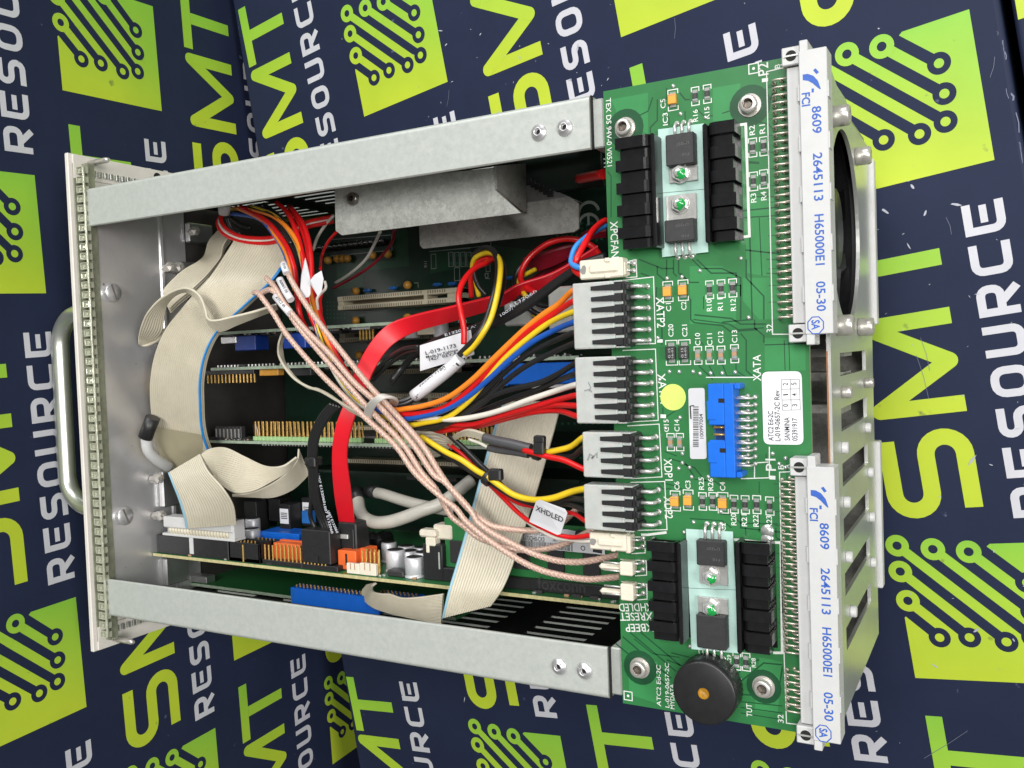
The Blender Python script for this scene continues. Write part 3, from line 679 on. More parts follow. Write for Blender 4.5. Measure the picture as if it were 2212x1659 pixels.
for i in range(12): trace('X', [(1672+ i*.9, 1045+i*30), (1700+i*.9, 1047+i*30)], .22)
for c, r_ in (((1351,277),7.0),((1620,228),7.0),((1383,1442),6.5),((1650,1483),6.0)): disc(cp, un(*c,0), r_, mi=1, lift=.05)
cp.build('copper_tracks', [PCBL, PCBD], ab)['kind'] = 'stuff'
vi = MB(); vi.lathe((0,0,0), (0,0,1), [(.75,0),(.7,.3),(.3,.55),(0,.58)], 10, caps=False); vim = mesh('solder_via', vi, SOLDER)
for p in ((1454,186),(1470,246),(1512,585),(1441,601),(1473,598),(1617,686),(1600,558),(1446,803),(1467,803),(1497,803),(1512,807),(1535,806),(1560,806),(1588,804),(1421,730),(1425,820),(1437,925),(1469,902),(1474,980),(1474,1000),(1490,1010),(1466,1012),(1494,1030),(1530,1030),(1669,980),(1683,1002),(1697,990),(1697,1010),(1478,1150),(1498,1128),(1542,1145),(1490,1396),(1500,1392),(1510,1420),(1524,254),(1490,553),(1500,548),(1557,1105),(1560,1140)):
    inst(vim, un(*p,0), ab)
tpd = MB(); tpd.lathe((0,0,0),(0,0,1),[(2.3,0),(2.2,.3),(0,.32)],18,caps=False); tpm = mesh('test_pad', tpd, SOLDER)
for p in ((1658,1147),(1658,1166)): inst(tpm, un(*p,0), ab)
# silkscreen lettering and outlines
sk = MB()
def T(sx, a, b, h): text(sk, sx, un(*a,0), un(*b,0), h, lift=.07, bold=.008)
for sx,a,b,h in (('TEX DS 94V-0 V0521',(1309,213),(1312,360),1.9),('XPCFAN',(1318,479),(1321,558),2.9),('XATP2',(1417,642),(1420,708),2.9),('1',(1420,733),(1420,740),2.0),
  ('XATP1',(1420,808),(1427,872),2.9),('1',(1427,895),(1427,903),2.0),('XDP1',(1434,991),(1437,1038),2.9),('XDP2',(1434,1072),(1437,1120),2.9),
  ('XHDLED',(1409,1303),(1336,1304),2.9),('XRESET',(1409,1323),(1338,1324),2.9),('XBEEP',(1411,1347),(1350,1348),2.9),
  ('ATC2 Ed-2C',(1428,1526),(1427,1437),1.6),('L-019-0657-2C',(1446,1529),(1445,1433),1.5),('MYDATA',(1457,1532),(1456,1478),1.5),('TUT',(1625,1549),(1624,1521),1.9),
  ('32',(1693,1562),(1692,1544),1.9),('32',(1669,718),(1669,700),2.0),('1',(1659,176),(1659,168),2.0),('P2',(1660,161),(1659,134),3.3),('B',(1685,147),(1685,138),1.7),('A',(1697,143),(1697,134),1.7),
  ('P1',(1676,1017),(1675,991),3.3),('1',(1675,1036),(1675,1028),2.0),('B',(1693,1014),(1693,1004),1.8),('A',(1706,1012),(1706,1003),1.8),('XATA',(1644,823),(1643,766),2.6),
  ('C5',(1438,233),(1437,213),1.8),('IC3',(1443,270),(1442,243),1.8),('R16',(1508,262),(1507,236),1.7),('R15',(1533,256),(1532,230),1.7),('R2',(1631,291),(1630,270),1.8),('R1',(1653,288),(1652,268),1.8),
  ('R3',(1634,437),(1633,417),1.8),('R4',(1656,432),(1655,413),1.8),('C1',(1450,672),(1449,654),1.8),('C2',(1483,669),(1482,651),1.8),('R10',(1538,672),(1537,646),1.8),('R11',(1562,670),(1561,644),1.8),('R12',(1590,671),(1589,645),1.8),
  ('C20',(1455,727),(1454,700),1.8),('C21',(1485,727),(1484,701),1.8),('C10',(1513,746),(1512,719),1.8),('C11',(1539,746),(1538,720),1.8),('C12',(1563,741),(1562,715),1.8),('C13',(1593,740),(1592,713),1.8),
  ('C15',(1445,933),(1444,906),1.8),('C14',(1468,932),(1467,906),1.8),('C6',(1468,1058),(1467,1040),1.8),('C3',(1492,1056),(1491,1038),1.8),('R25',(1521,1058),(1520,1031),1.8),('R26',(1541,1060),(1540,1033),1.8),('C4',(1567,1060),(1566,1041),1.8),
  ('R20',(1591,1135),(1590,1109),1.8),('R21',(1614,1137),(1613,1111),1.8),('R22',(1639,1138),(1638,1112),1.8),('R23',(1668,1140),(1667,1114),1.8),('IC2',(1568,1150),(1567,1130),1.7),('IC',(1520,1419),(1519,1404),1.7),
  ('R29',(1580,1435),(1579,1415),1.4),('R28',(1633,1442),(1632,1422),1.4),('+',(1604,1474),(1604,1461),2.4)):
    T(sx, a, b, h)
def outline(pts, w_=.35, closed=False): stroke(sk, [un(*p,0) for p in pts], w_, closed=closed, lift=.08)
for pts in ([(1308,610),(1412,598),(1416,742),(1345,744)],[(1345,757),(1416,754),(1422,908),(1352,912)],[(1355,920),(1424,916),(1430,1030),(1362,1034)],[(1362,1042),(1436,1040),(1441,1144),(1362,1146)],
  [(1352,566),(1374,561),(1376,598),(1352,600)],[(1362,1160),(1393,1160),(1394,1194),(1364,1196)],[(1340,1208),(1396,1211),(1397,1242),(1372,1244)],[(1342,1256),(1397,1262),(1398,1294),(1376,1296)],
  [(1525,815),(1630,815)],[(1600,1034),(1662,1032),(1662,965)],[(1630,1032),(1630,1000),(1660,998)],[(1694,146),(1656,155),(1663,452),(1669,722),(1712,722)],[(1722,1018),(1684,1020),(1690,1300),(1699,1562),(1736,1566)]): outline(pts)
for pts in ([(1590,271),(1611,268),(1619,510),(1545,520)],[(1385,1155),(1400,1155),(1440,1150)],[(1575,1165),(1595,1166),(1650,1172),(1687,1172),(1690,1410),(1670,1410)]): outline(pts, .9)
for c in ((1628,148),(1357,1503)):
    p = un(*c,0); outline_ = [p+Vector((a*1.6,b*1.6,0)) for a,b in ((-1,-1),(1,-1),(1,1),(-1,1))]; stroke(sk, outline_, .35, closed=True, lift=.08); disc(sk, p, .5, lift=.08)
# surface-mount parts with their brackets
def bracket(c, hw, hl):
    c = Vector(c)
    for s_ in (1,-1):
        stroke(sk, [c+Vector((-hw, s_*(hl-1.5),0)), c+Vector((-hw, s_*hl,0)), c+Vector((hw, s_*hl,0)), c+Vector((hw, s_*(hl-1.5),0))], .32, lift=.08)
r_ = MB(); r_.box(-.85,.85,-.95,.95,.05,.75,.06,0); r_.box(-.85,.85,-1.75,-.95,.03,.73,.06,1); r_.box(-.85,.85,.95,1.75,.03,.73,.06,1); r_.box(-.95,.95,-2.2,-1.7,.02,.35,.1,1); r_.box(-.95,.95,1.7,2.2,.02,.35,.1,1); text(r_, '1002', (.3,-.75,.75), (.3,.75,.75), .6, mi=2, lift=.01)
resm = mesh('resistor', r_, [CHIP, SOLDER, CHIPINK])
c_ = MB(); c_.box(-.8,.8,-.75,.75,.05,1.0,.08,0); c_.box(-.82,.82,-1.7,-.7,.03,1.02,.08,1); c_.box(-.82,.82,.7,1.7,.03,1.02,.08,1); c_.box(-.95,.95,-2.2,-1.6,.02,.35,.1,1); c_.box(-.95,.95,1.6,2.2,.02,.35,.1,1)
cerm = mesh('capacitor', c_, [CERAM, SOLDER])
t_ = MB(); t_.box(-1.45,1.45,-1.7,1.7,.1,1.9,.2,0); t_.box(-1.1,1.1,-2.7,-1.65,.02,.5,.1,1); t_.box(-1.1,1.1,1.65,2.7,.02,.5,.1,1); t_.box(-.9,.9,-1.74,1.74,.2,.9,.1,1); t_.box(-1.2,1.2,1.1,1.35,1.9,1.93,0,2)
tanm = mesh('tantalum_capacitor', t_, [TANT, SOLDER, CERAM])
d_ = MB(); d_.box(-1.7,1.7,-2.3,2.3,.1,2.2,.25,0); d_.box(-1.1,1.1,-3.6,-2.25,.02,.5,.1,1); d_.box(-1.1,1.1,2.25,3.6,.02,.5,.1,1); text(d_, 'G 15', (.2,-1.9,2.2), (.2,1.6,2.2), .8, mi=2, lift=.01); text(d_, '16-01', (1.3,-1.9,2.2), (1.3,1.6,2.2), .7, mi=2, lift=.01)
diom = mesh('moulded_capacitor', d_, [CHIP, SOLDER, SILKD])
for p in ((1502,208),(1528,203),(1626,319),(1650,316),(1628,392),(1650,387),(1533,626),(1558,624),(1583,622),(1518,1083),(1540,1083),(1586,1089),(1610,1090),(1635,1090),(1663,1093),(1592,1428),(1612,1430)):
    q = un(*p,0); inst(resm, q, ab); bracket(q, 1.35, 3.1)
for p in ((1508,768),(1533,767),(1558,767),(1587,764),(1449,955),(1469,955)):
    q = un(*p,0); inst(cerm, q, ab); bracket(q, 1.35, 3.1)
for p in ((1454,216),(1443,630),(1476,627),(1459,1082),(1487,1080),(1562,1086)):
    q = un(*p,0); inst(tanm, q, ab); bracket(q, 1.8, 3.6)
for p in ((1451,762),(1479,761)):
    q = un(*p,0); inst(diom, q, ab); bracket(q, 2.1, 4.4)
sk.build('silkscreen', SILK, ab)['kind'] = 'stuff'
# hex socket screws
hs = MB(); hs.lathe((0,0,.1), (0,0,1), [(3.9,0),(3.9,.5)], 24, 0); hs.lathe((0,0,.6), (0,0,1), [(3.0,0),(3.0,2.4),(2.6,2.8),(1.75,2.8)], 28, 0, caps=False)
hs.lathe((0,0,3.4), (0,0,1), [(1.75,0),(1.6,-.1),(1.55,-1.8),(0,-1.8)], 6, 1, smooth=False, caps=False)
hsm = mesh('socket_screw', hs, [SCREW, mat('socket_inside', (.25,.22,.19), .4, .8)])
for p in ((1351,277),(1620,228),(1383,1442),(1650,1483)): inst(hsm, un(*p,0), ab, rot=(0,0,random.uniform(0,1)))
# stamped finger heat sinks
def heatsink(k, quad_, side, nf):
    (x0,y0),(x1,y1) = quad_
    a = at(k,x0,y0,7); b = at(k,x1,y1,7)
    xa, xb = min(a.x,b.x), max(a.x,b.x); ya, yb = min(a.y,b.y), max(a.y,b.y)
    m = MB(); wx = xb - 1.6 if side > 0 else xa                  # upright web on one side
    m.box(wx, wx+1.6, ya, yb, .3, 9.2, .5); m.box(xa, xb, ya+1, yb-1, .25, .9)
    hs_ = m.build('heat_sink', BLACKS, ab)
    pit = (yb-ya)/nf
    for i in range(nf):
        f_ = MB(); yc = ya + pit*(i+.5); up = i % 2
        h1 = 8.9 if up else 7.2; off_ = .0 if up else 1.2
        hw = pit*(.5 if up else .42)
        d = 1 if side > 0 else -1; e = (xa + off_) if side > 0 else (xb - off_); s0 = wx if side > 0 else wx+1.6
        rr_ = 2.6; arc_ = [(s0 - d*rr_ + d*rr_*math.sin(math.radians(t)), h1 - rr_ + rr_*math.cos(math.radians(t))) for t in (0,20,40,60,80)]
        ari = [(s0 - d*rr_ + d*(rr_-1.0)*math.sin(math.radians(t)), h1 - rr_ + (rr_-1.0)*math.cos(math.radians(t))) for t in (80,60,40,20,0)]
        prof = [(e, h1-.1)] + arc_ + [(s0, h1-4.5), (s0-d*1.0, h1-4.5)] + ari + [(e+d*1.2, h1-1.0), (e+d*1.0, 1.0), (e, 1.0)]
        f_.prism([(x, yc-hw, z) for x, z in prof], (0, 2*hw, 0))
        f_.build('fin', BLACKS, ab, hs_)
heatsink('X', ((1332,302),(1424,534)), 1, 10)
heatsink('X', ((1520,270),(1596,520)), -1, 10)
heatsink('X', ((1400,1166),(1480,1390)), 1, 10)
heatsink('X', ((1589,1168),(1671,1418)), -1, 10)
# thermal pads and regulators
for pts in (((1424,281),(1523,268),(1527,409),(1427,418)),((1427,419),(1527,410),(1532,545),(1433,556))):
    m = MB(); m.prism([un(*p,0)+Vector((0,0,.9)) for p in pts], (0,0,.35)); m.build('thermal_pad', THERM, ab)
for pts in (((1484,1141),(1585,1147),(1591,1272),(1490,1268)),((1490,1269),(1591,1273),(1597,1409),(1496,1400))):
    m = MB(); m.prism([un(*p,0)+Vector((0,0,.9)) for p in pts], (0,0,.35)); m.build('thermal_pad', THERM, ab)
def regulator(cx, ybody0, ybody1, ytab, nut, wd, lead_dir, marks):
    """flat-tab regulator: body between two picture rows, tab beyond it, leads on the other side"""
    a = un(cx-wd/2, ybody0, 5.2); b = un(cx+wd/2, ybody1, 5.2)
    x0, x1 = a.x, b.x; y0, y1 = min(a.y,b.y), max(a.y,b.y)
    m = MB(); m.box(x0, x1, y0, y1, 1.5, 5.6, .35); text(m, marks[0], ((x0+x1)/2+3.4, (y0+y1)/2+2.2, 5.6), ((x0+x1)/2-1.2, (y0+y1)/2+2.2, 5.6), .9, mi=1, lift=.02) if marks else None
    if marks: text(m, marks[1], ((x0+x1)/2+3.4, (y0+y1)/2-1.6, 5.6), ((x0+x1)/2+.8, (y0+y1)/2-1.6, 5.6), .9, mi=1, lift=.02)
    rg = m.build('voltage_regulator', [CHIP, CHIPINK], ab)
    d = -lead_dir; yt = un(cx, ytab, 2.4).y; ys = y0 if d < 0 else y1
    m = MB(); m.box(x0-.1, x1+.1, min(ys,yt), max(ys,yt), 1.3, 2.5, .15)
    m.build('metal_tab', TIN, ab, rg)
    q = un(*nut, 4.0)
    m = MB(); m.lathe((q.x,q.y,2.5), (0,0,1), [(3.4,0),(3.4,.5)], 24); m.lathe((q.x,q.y,3.0), (0,0,1), [(2.9,0),(2.9,1.6),(2.5,2.0),(1.7,2.0)], 6, smooth=False, caps=False); m.lathe((q.x,q.y,3.0), (0,0,1), [(1.6,0),(1.6,2.6),(1.2,3.0),(0,3.0)], 16, caps=False)
    m.build('clamp_nut', TIN, ab, rg)
    m = MB(); rr = random.Random(int(cx)); vs = []
    for i in range(12):
        t = 2*math.pi*i/12; vs.append((q.x+.8+2.2*rr.uniform(.7,1.2)*math.cos(t), q.y-.3+2.0*rr.uniform(.7,1.2)*math.sin(t), 5.15))
    vs.append((q.x+.8,q.y-.2,6.9)); m.add(vs, [(i,(i+1)%12,12) for i in range(12)], 0, True); m.build('lacquer_drop', GREENDOT, ab, rg)
    ye = y1 if d < 0 else y0
    for i in (-1,0,1):
        xm = (x0+x1)/2 + i*2.54
        m = MB(); s_ = lead_dir
        m.tube([(xm,ye,2.6),(xm,ye+s_*3.2,2.6),(xm,ye+s_*4.2,1.9),(xm,ye+s_*4.8,.2)], .55, 6); m.lathe((xm,ye+s_*4.8,0),(0,0,1),[(1.0,0),(.6,.5),(0,.6)],10,caps=False); m.build('lead', TIN, ab, rg)
regulator(1469,293,352,393,(1467,374),63,1,('LM337','F10'))
regulator(1468,525,470,420,(1466,441),63,-1,('LM337','F10'))
regulator(1535,1166,1225,1262,(1533,1247),62,1,('LM337','F10'))
regulator(1537,1398,1333,1291,(1533,1314),62,-1,None)
# buzzer
q = un(1520,1498,10.0)
bz = MB(); bz.lathe((q.x,q.y,.3), (0,0,1), [(10.6,0),(11.3,1),(11.4,8.6),(11.0,9.6),(10.4,9.9),(2.0,9.9)], 64, caps=False)
bzo = bz.build('buzzer', BUZZ, ab)
m = MB(); m.lathe((q.x,q.y,10.2), (0,0,1), [(2.0,0),(1.95,-2.2),(0,-2.2)], 24, caps=False); m.build('sound_hole', BROWNH, ab, bzo)
m = MB()
for i in range(40):
    t = 2*math.pi*i/40; m.obox((q.x+11.25*math.cos(t), q.y+11.25*math.sin(t), 4.0), (.15,.45,3.0), (Vector((math.cos(t),math.sin(t),0)), Vector((-math.sin(t),math.cos(t),0)), Vector((0,0,1))))
m.build('grip_ribs', BUZZ, ab, bzo)
# stickers
def sticker(name, k, corners, z, rad, root, prnt):
    c4 = [at(k,x,y,z) for x,y in corners]; m = MB(); pts = []
    for i in range(4):
        p, a, b = c4[i], c4[i-1], c4[(i+1)%4]; da = (a-p).normalized()*rad; db = (b-p).normalized()*rad
        for t in (0,.25,.5,.75,1): pts.append(p + da*(1-t)**2 + db*t**2)
    m.prism(pts, (0,0,.12))
    return m.build(name, PAPER, root), c4
st, c4 = sticker('label_sticker', 'J', ((535,750),(790,745),(803,1215),(548,1212)), .1, 2.2, ab, None)
m = MB()
for sx,a,b,h in (('ATC2 Ed-2C',(611,1190),(608,1000),1.7),('L-019-0657-2C Rev',(655,1192),(648,868),1.7),('SANMINA',(715,1188),(712,1040),1.7),('05391917',(764,1190),(762,1045),1.7),
    ('0',(704,972),(703,955),1.6),('1',(704,898),(703,890),1.6),('2',(702,835),(701,820),1.6),('3',(762,970),(761,955),1.6),('4',(760,903),(759,887),1.6),('5',(757,833),(756,818),1.6)):
    text(m, sx, at('J',*a,.22), at('J',*b,.22), h, lift=.03)
for a,b in (((660,800),(668,995)),((718,798),(724,993)),((775,797),(782,992)),((660,800),(775,797)),((663,861),(778,858)),((666,930),(780,927)),((668,995),(782,992))):
    stroke(m, [at('J',*a,.22), at('J',*b,.22)], .14, lift=.03)
m.build('printing', INK, ab, st)
st, c4 = sticker('barcode_sticker', 'J', ((68,855),(172,852),(186,1305),(80,1305)), .1, 1.0, ab, None)
m = MB(); rr = random.Random(4); y = 970
while y < 1225:
    w_ = rr.choice((3,3,5,7)); stroke(m, [at('J',98,y+w_/2,.22), at('J',134,y+w_/2,.22)], w_/1.999/1.4756/6.2, lift=.03); y += w_ + rr.choice((3,4,6))
text(m, '100997004', at('J',165,1175,.22), at('J',160,1018,.22), 1.3, lift=.03)
stroke(m, [at('J',80,968,.22), at('J',85,1050,.22)], .5, lift=.03); stroke(m, [at('J',80,968,.22), at('J',105,965,.22)], .4, lift=.03)
m.build('printing', INK, ab, st)
m = MB(); q = un(1454,858,.1); m.lathe((q.x,q.y,.08), (0,0,1), [(4.75,0),(4.75,.12)], 40); m.build('dot_sticker', STICK, ab)
# power headers (board half) - black wafer and bent pins
PIT = 3.96
def header(k, rows, xw):
    """rows: picture points of the pin tips"""
    P = [at(k,x,y,1.0) for x,y in rows]
    n = len(P); y0 = P[0].y; y1 = P[-1].y; xt = sum(p.x for p in P)/n
    xb = at(k,xw,rows[0][1],6).x
    m = MB(); m.box(xb-2.6, xb+1.6, y1-1.9, y0+1.9, .1, 8.4, .3)
    for i in range(n):
        yy = y0 + (y1-y0)*i/(n-1); m.box(xb+1.5, xb+2.6, yy-1.2, yy+1.2, 1.5, 8.8, .25)
    hd_ = m.build('power_header', BLACKP, ab)
    for i in range(n):
        yy = y0 + (y1-y0)*i/(n-1); m = MB()
        m.tube([(xb+2,yy,5.4),(xt-1.2,yy,5.4),(xt-.3,yy,4.8),(xt,yy,3.6),(xt,yy,.2)], .72, 6); m.lathe((xt,yy,0),(0,0,1),[(1.2,0),(.9,.4),(.5,.6)],12); m.build('pin', TIN, ab, hd_)
    return xb, y0, y1, n
hdr = {}
hdr['XATP2'] = header('M', [(1965,205+69*i) for i in range(6)], 1815)
hdr['XATP1'] = header('M', [(1985,683+69.2*i) for i in range(6)], 1830)
hdr['XDP1'] = header('M', [(2018,1166+70*i) for i in range(4)], 1868)
hdr['XDP2'] = header('M', [(2032,1505+70*i) for i in range(4)], 1880)
# small two-pin wafers
def small_header(k, wafer, pins, tongue=None):
    (x0,y0),(x1,y1) = wafer; a = at(k,x0,y0,4); b = at(k,x1,y1,4)
    m = MB(); m.box(a.x, b.x, min(a.y,b.y), max(a.y,b.y), .2, 5.6, .4)
    if tongue:
        (x2,y2),(x3,y3) = tongue; c = at(k,x2,y2,3); d = at(k,x3,y3,3); m.box(c.x, a.x+.3, min(c.y,d.y), max(c.y,d.y), 1.6, 4.6, 1.0)
    o = m.build('small_header', CREAM, ab)
    for x,y in pins:
        q = at(k,x,y,.5); m = MB(); m.tube([(b.x-.5,q.y,3.4),(q.x-.8,q.y,3.4),(q.x,q.y,2.6),(q.x,q.y,.2)], .45, 6); m.lathe((q.x,q.y,0),(0,0,1),[(1.2,0),(.8,.5),(.3,.7)],10); m.build('pin', TIN, ab, o)
    if tongue:
        for x,y in pins:
            q = at(k,x,y,.5); m = MB(); m.tube([(a.x-6.5,q.y,5.0),(a.x+1,q.y,5.0)], .35, 6); m.build('contact', TIN, ab, o)
small_header('M', ((1805,50),(1835,135)), ((1875,58),(1875,105)))
small_header('N', ((1835,170),(1872,285)), ((1940,195),(1940,245)))
small_header('N', ((1800,335),(1885,430)), ((1940,345),(1940,395)), ((1665,348),(1800,400)))
small_header('N', ((1805,475),(1890,590)), ((1942,495),(1942,545)), ((1670,505),(1805,558)))
# blue boxed header
a = at('J',190,828,8.5); b = at('J',372,1428,8.5)
x0, x1 = a.x, b.x-.2; y1_, y0_ = a.y, b.y
m = MB(); 
def bb(xa,xb,ya,yb,za,zb,c=.3): m.box(x0+xa*(x1-x0), x0+xb*(x1-x0), y0_+ya*(y1_-y0_), y0_+yb*(y1_-y0_), za, zb, c)
bb(.62,1,0,1,.2,8.6); bb(0,.62,0,1,.2,1.6,.2); bb(0,.62,0,.40,6.6,8.6); bb(0,.62,.56,1,6.6,8.6); bb(0,.62,0,.03,1.5,6.7,.1); bb(0,.62,.97,1,1.5,6.7,.1)
bb(1,1.22,0,.06,.2,7.6); bb(1,1.22,.94,1,.2,7.6); bb(-.04,.30,.16,.38,8.5,8.9,.1); bb(-.04,.30,.62,.82,8.5,8.9,.1)
bh = m.build('boxed_header', BLUEP, ab)
m = MB()
for ya in (.27,.80): m.box(x0+.42*(x1-x0), x0+.66*(x1-x0), y0_+ya*(y1_-y0_), y0_+(ya+.045)*(y1_-y0_), 8.55, 8.72)
m.build('latch_window', DARKHOLE, ab, bh)
m = MB(); m.box(x0+.5, x0+.60*(x1-x0), y0_+.03*(y1_-y0_), y0_+.97*(y1_-y0_), 1.7, 1.9); m.build('socket_floor', mat('dark_blue', (.006,.05,.22), .5), ab, bh)
for i in range(10):
    yy = at('J',480,905+47.2*i,.5).y; xt = at('J',490,905+47.2*i,.5).x
    for j in (0,1):
        m = MB(); z_ = 3.2+2.4*j; xe = xt - 2.54*(1-j)
        m.tube([(x1,yy-.4*j,z_),(xe-.8,yy-.4*j,z_),(xe,yy-.4*j,z_-.7),(xe,yy-.4*j,.2)], .42, 6); m.lathe((xe,yy-.4*j,0),(0,0,1),[(1.0,0),(.6,.5),(.2,.6)],8); m.build('pin', TIN, ab, bh)
for i, y in enumerate((1103,1150)):
    p = at('J',270,y,6.0); m = MB(); m.tube([(x0+1.0,p.y,6.0),(x0+.6*(x1-x0),p.y,6.0)], .42, 6); m.build('gold_pin', GOLD, ab, bh)
# long white edge connectors
def din(y_top, y_bot, xe):
    """right-angled edge connector between two board positions"""
    yt, yb = y_top, y_bot; x = xe
    m = MB()
    m.box(x-5.6, x+3.2, yb+6.0, yt-6.0, .3, 7.2, .25)               # rear block
    m.box(x-1.2, x+7.4, yb+2.2, yt-2.2, .8, 10.2, .25)             # front shroud
    m.box(x-1.0, x+1.6, yb-1.2, yt+1.2, .4, 9.9, .25)               # end flanges
    for s_, ye in ((1,yt),(-1,yb)): 
        m.box(x-6.8, x-.9, min(ye-s_*5.6,ye+s_*.2), max(ye-s_*5.6,ye+s_*.2), .4, 8.6, .3)
    for i in range(5):
        yy = yb + (yt-yb)*(.16+.17*i); m.box(x-1.9, x-1.1, yy-2.6, yy+2.6, 7.1, 9.6, .1); m.box(x+7.3, x+7.75, yy-2.6, yy+2.6, 5.0, 9.8, .1)
    d = m.build('edge_connector', WHITEP, ab)
    for s_, ye in ((1,yt),(-1,yb)): m = MB(); disc(m, (x-3.8, ye-s_*2.7, 8.6), 1.75, lift=.06); m.build('fixing_hole', DARKHOLE, ab, d)
    for s_, ye in ((1,yt),(-1,yb)): m = MB(); m.box(x-6.2, x-1.6, ye-s_*2.7-.28, ye-s_*2.7+.28, 8.7, 8.95); m.build('fixing_clip', TIN, ab, d)
    m = MB(); X_ = x
    Pt = lambda f, dx: Vector((X_+dx, yt + (yb-yt)*f, 10.2))
    for sx, f0, f1, dx, h in (('8609',.215,.305,2.6,2.7),('2645113',.37,.53,2.6,2.7),('H65000E1',.575,.745,2.6,2.7),('05-30',.80,.90,2.6,2.7)):
        text(m, sx, Pt(f0,dx), Pt(f1,dx), h, lift=.05, bold=.016)
    text(m, 'FCI', Pt(.165,-.4), Pt(.21,-.4), 2.4, lift=.05, bold=.025)
    text(m, 'SA', Pt(.929,.9), Pt(.962,.9), 2.4, lift=.05, bold=.025)
    oc = [Pt(.947,2.1)+Vector((2.6*math.cos(math.radians(22.5+45*i)), 2.9*math.sin(math.radians(22.5+45*i)),0)) for i in range(8)]; stroke(m, oc, .35, closed=True, lift=.05)
    pts = [Pt(.115,.2),Pt(.122,2.2),Pt(.15,4.0),Pt(.163,5.2),Pt(.158,5.3),Pt(.14,5.0),Pt(.125,3.4),Pt(.10,.4)]
    sw_ = [(Pt(.103,.0),Pt(.122,.0)),(Pt(.104,1.6),Pt(.127,1.6)),(Pt(.113,3.2),Pt(.138,3.0)),(Pt(.132,4.6),Pt(.152,4.2)),(Pt(.16,5.4),Pt(.162,5.2))]
    for i in range(4):
        a_, b_ = sw_[i]; c_, d_ = sw_[i+1]; m.add([p+Vector((0,0,.05)) for p in (a_,b_,d_,c_)], [(0,1,2,3)])
    m.add([Pt(.095,3.2)+Vector((0,0,.05)),Pt(.09,4.0)+Vector((0,0,.05)),Pt(.105,5.0)+Vector((0,0,.05)),Pt(.11,4.2)+Vector((0,0,.05))], [(0,1,2,3)])
    m.add([Pt(.155,2.6)+Vector((0,0,.05)),Pt(.155,3.3)+Vector((0,0,.05)),Pt(.168,3.3)+Vector((0,0,.05)),Pt(.168,2.6)+Vector((0,0,.05))], [(0,1,2,3)])
    m.build('printing', BLUEINK, ab, d)
    return d
yc1 = at('S',335,215,8.6).y; yc2 = at('J',755,505,8.6).y; yc3 = at('T',325,530,8.6).y; yc4 = un(1742.4,1589,8.6).y
xc1 = at('S',335,215,8.6).x; xc3 = at('T',325,530,8.6).x
d1 = din(yc1+2.7, yc2-2.7, xc1+3.8); d2 = din(yc3+2.7, yc4-2.7, xc3+3.8)
pn = MB(); pn.tube([(0,0,4.6),(-4.4,0,4.6),(-5.3,0,3.9),(-5.5,0,.2)], .36, 6); pn.lathe((-5.5,0,0),(0,0,1),[(.9,0),(.5,.5),(.2,.6)],8)
pn2 = MB(); pn2.tube([(0,0,2.2),(-1.9,0,2.2),(-2.8,0,1.5),(-3.0,0,.2)], .36, 6); pn2.lathe((-3.0,0,0),(0,0,1),[(.9,0),(.5,.5),(.2,.6)],8)
pnm = mesh('pin', pn, PINM); pn2m = mesh('pin', pn2, PINM)
for d, yt, yb, xr, skip in ((d1, yc1-5.6, yc2+5.6, xc1+3.8-5.6, ()), (d2, yc3-5.6, yc4+5.6, xc3+3.8-5.6, (24,25,))):
    for i in range(32):
        if i in skip: continue
        yy = yt + (yb-yt)*i/31
        for me_, dy in ((pnm,0),(pn2m,.6)):
            o = inst(me_, (xr,yy+dy,0), ab); o.parent = d; o.location = Vector((xr,yy+dy,0))*MM
# ================================================================== boards inside the chassis
ZBP = -142.0
bk = thing('backplane', (-150,0,-144), 'dark green passive backplane with slot connectors at the bottom of the chassis', 'circuit board')
m = MB(); m.box(-294, -10, -111, 111, ZBP-2, ZBP); m.m = [1,1,1,1,1,0]; m.build('board', [BPCB, PCBEDGE], bk)
cp = MB()
for k, pts in (('B',[(640,520),(1330,480),(1340,120),(1470,110),(1490,545),(945,600),(945,790),(650,820)]),('B',[(1730,380),(2212,340),(2212,560),(1900,600),(1740,640)]),('C',[(600,480),(1250,560),(1250,900),(800,900)]),('M',[(1130,1480),(1180,1480),(1180,1530),(1130,1530)])):
    P = [at(k,x,y,ZBP)+Vector((0,0,.05)) for x,y in pts]; cp.add(P, [tuple(range(len(P)-1,-1,-1))])
cp.build('copper_pour', BPCBL, bk)['kind'] = 'stuff'
sk = MB()
def bo(k, pts, closed=True, w_=.3): stroke(sk, [at(k,x,y,ZBP) for x,y in pts], w_, closed=closed, lift=.1)
for x in (1958,2028,2098,2168): bo('B', [(x,388),(x+52,384),(x+56,548),(x+4,552)])
for x in (108,180,250,320,390): bo('C', [(x,572),(x+52,566),(x+58,732),(x+6,738)])
bo('B', [(1748,410),(1804,405),(1808,575),(1752,578)]); bo('B', [(1730,375),(2212,335)], False); bo('C', [(0,548),(610,490),(605,455)], False); bo('B',[(560,430),(1290,360),(1285,190)],False,.4); bo('B',[(570,235),(1285,180)],False,.4)
bo('C', [(178,750),(238,745),(245,900),(182,905)]); bo('C', [(550,715),(598,712),(600,795),(552,798)]); bo('B', [(2070,1185),(2165,1180),(2168,1225),(2072,1232)]); bo('B', [(1545,745),(1595,742),(1598,800)], False)
for sx,a,b,h in (('R11',('B',1700,560),('B',1700,490),2.0),('JC2',('C',580,885),('C',578,810),2.4)): text(sk, sx, at(*a,ZBP), at(*b,ZBP), h, lift=.1)
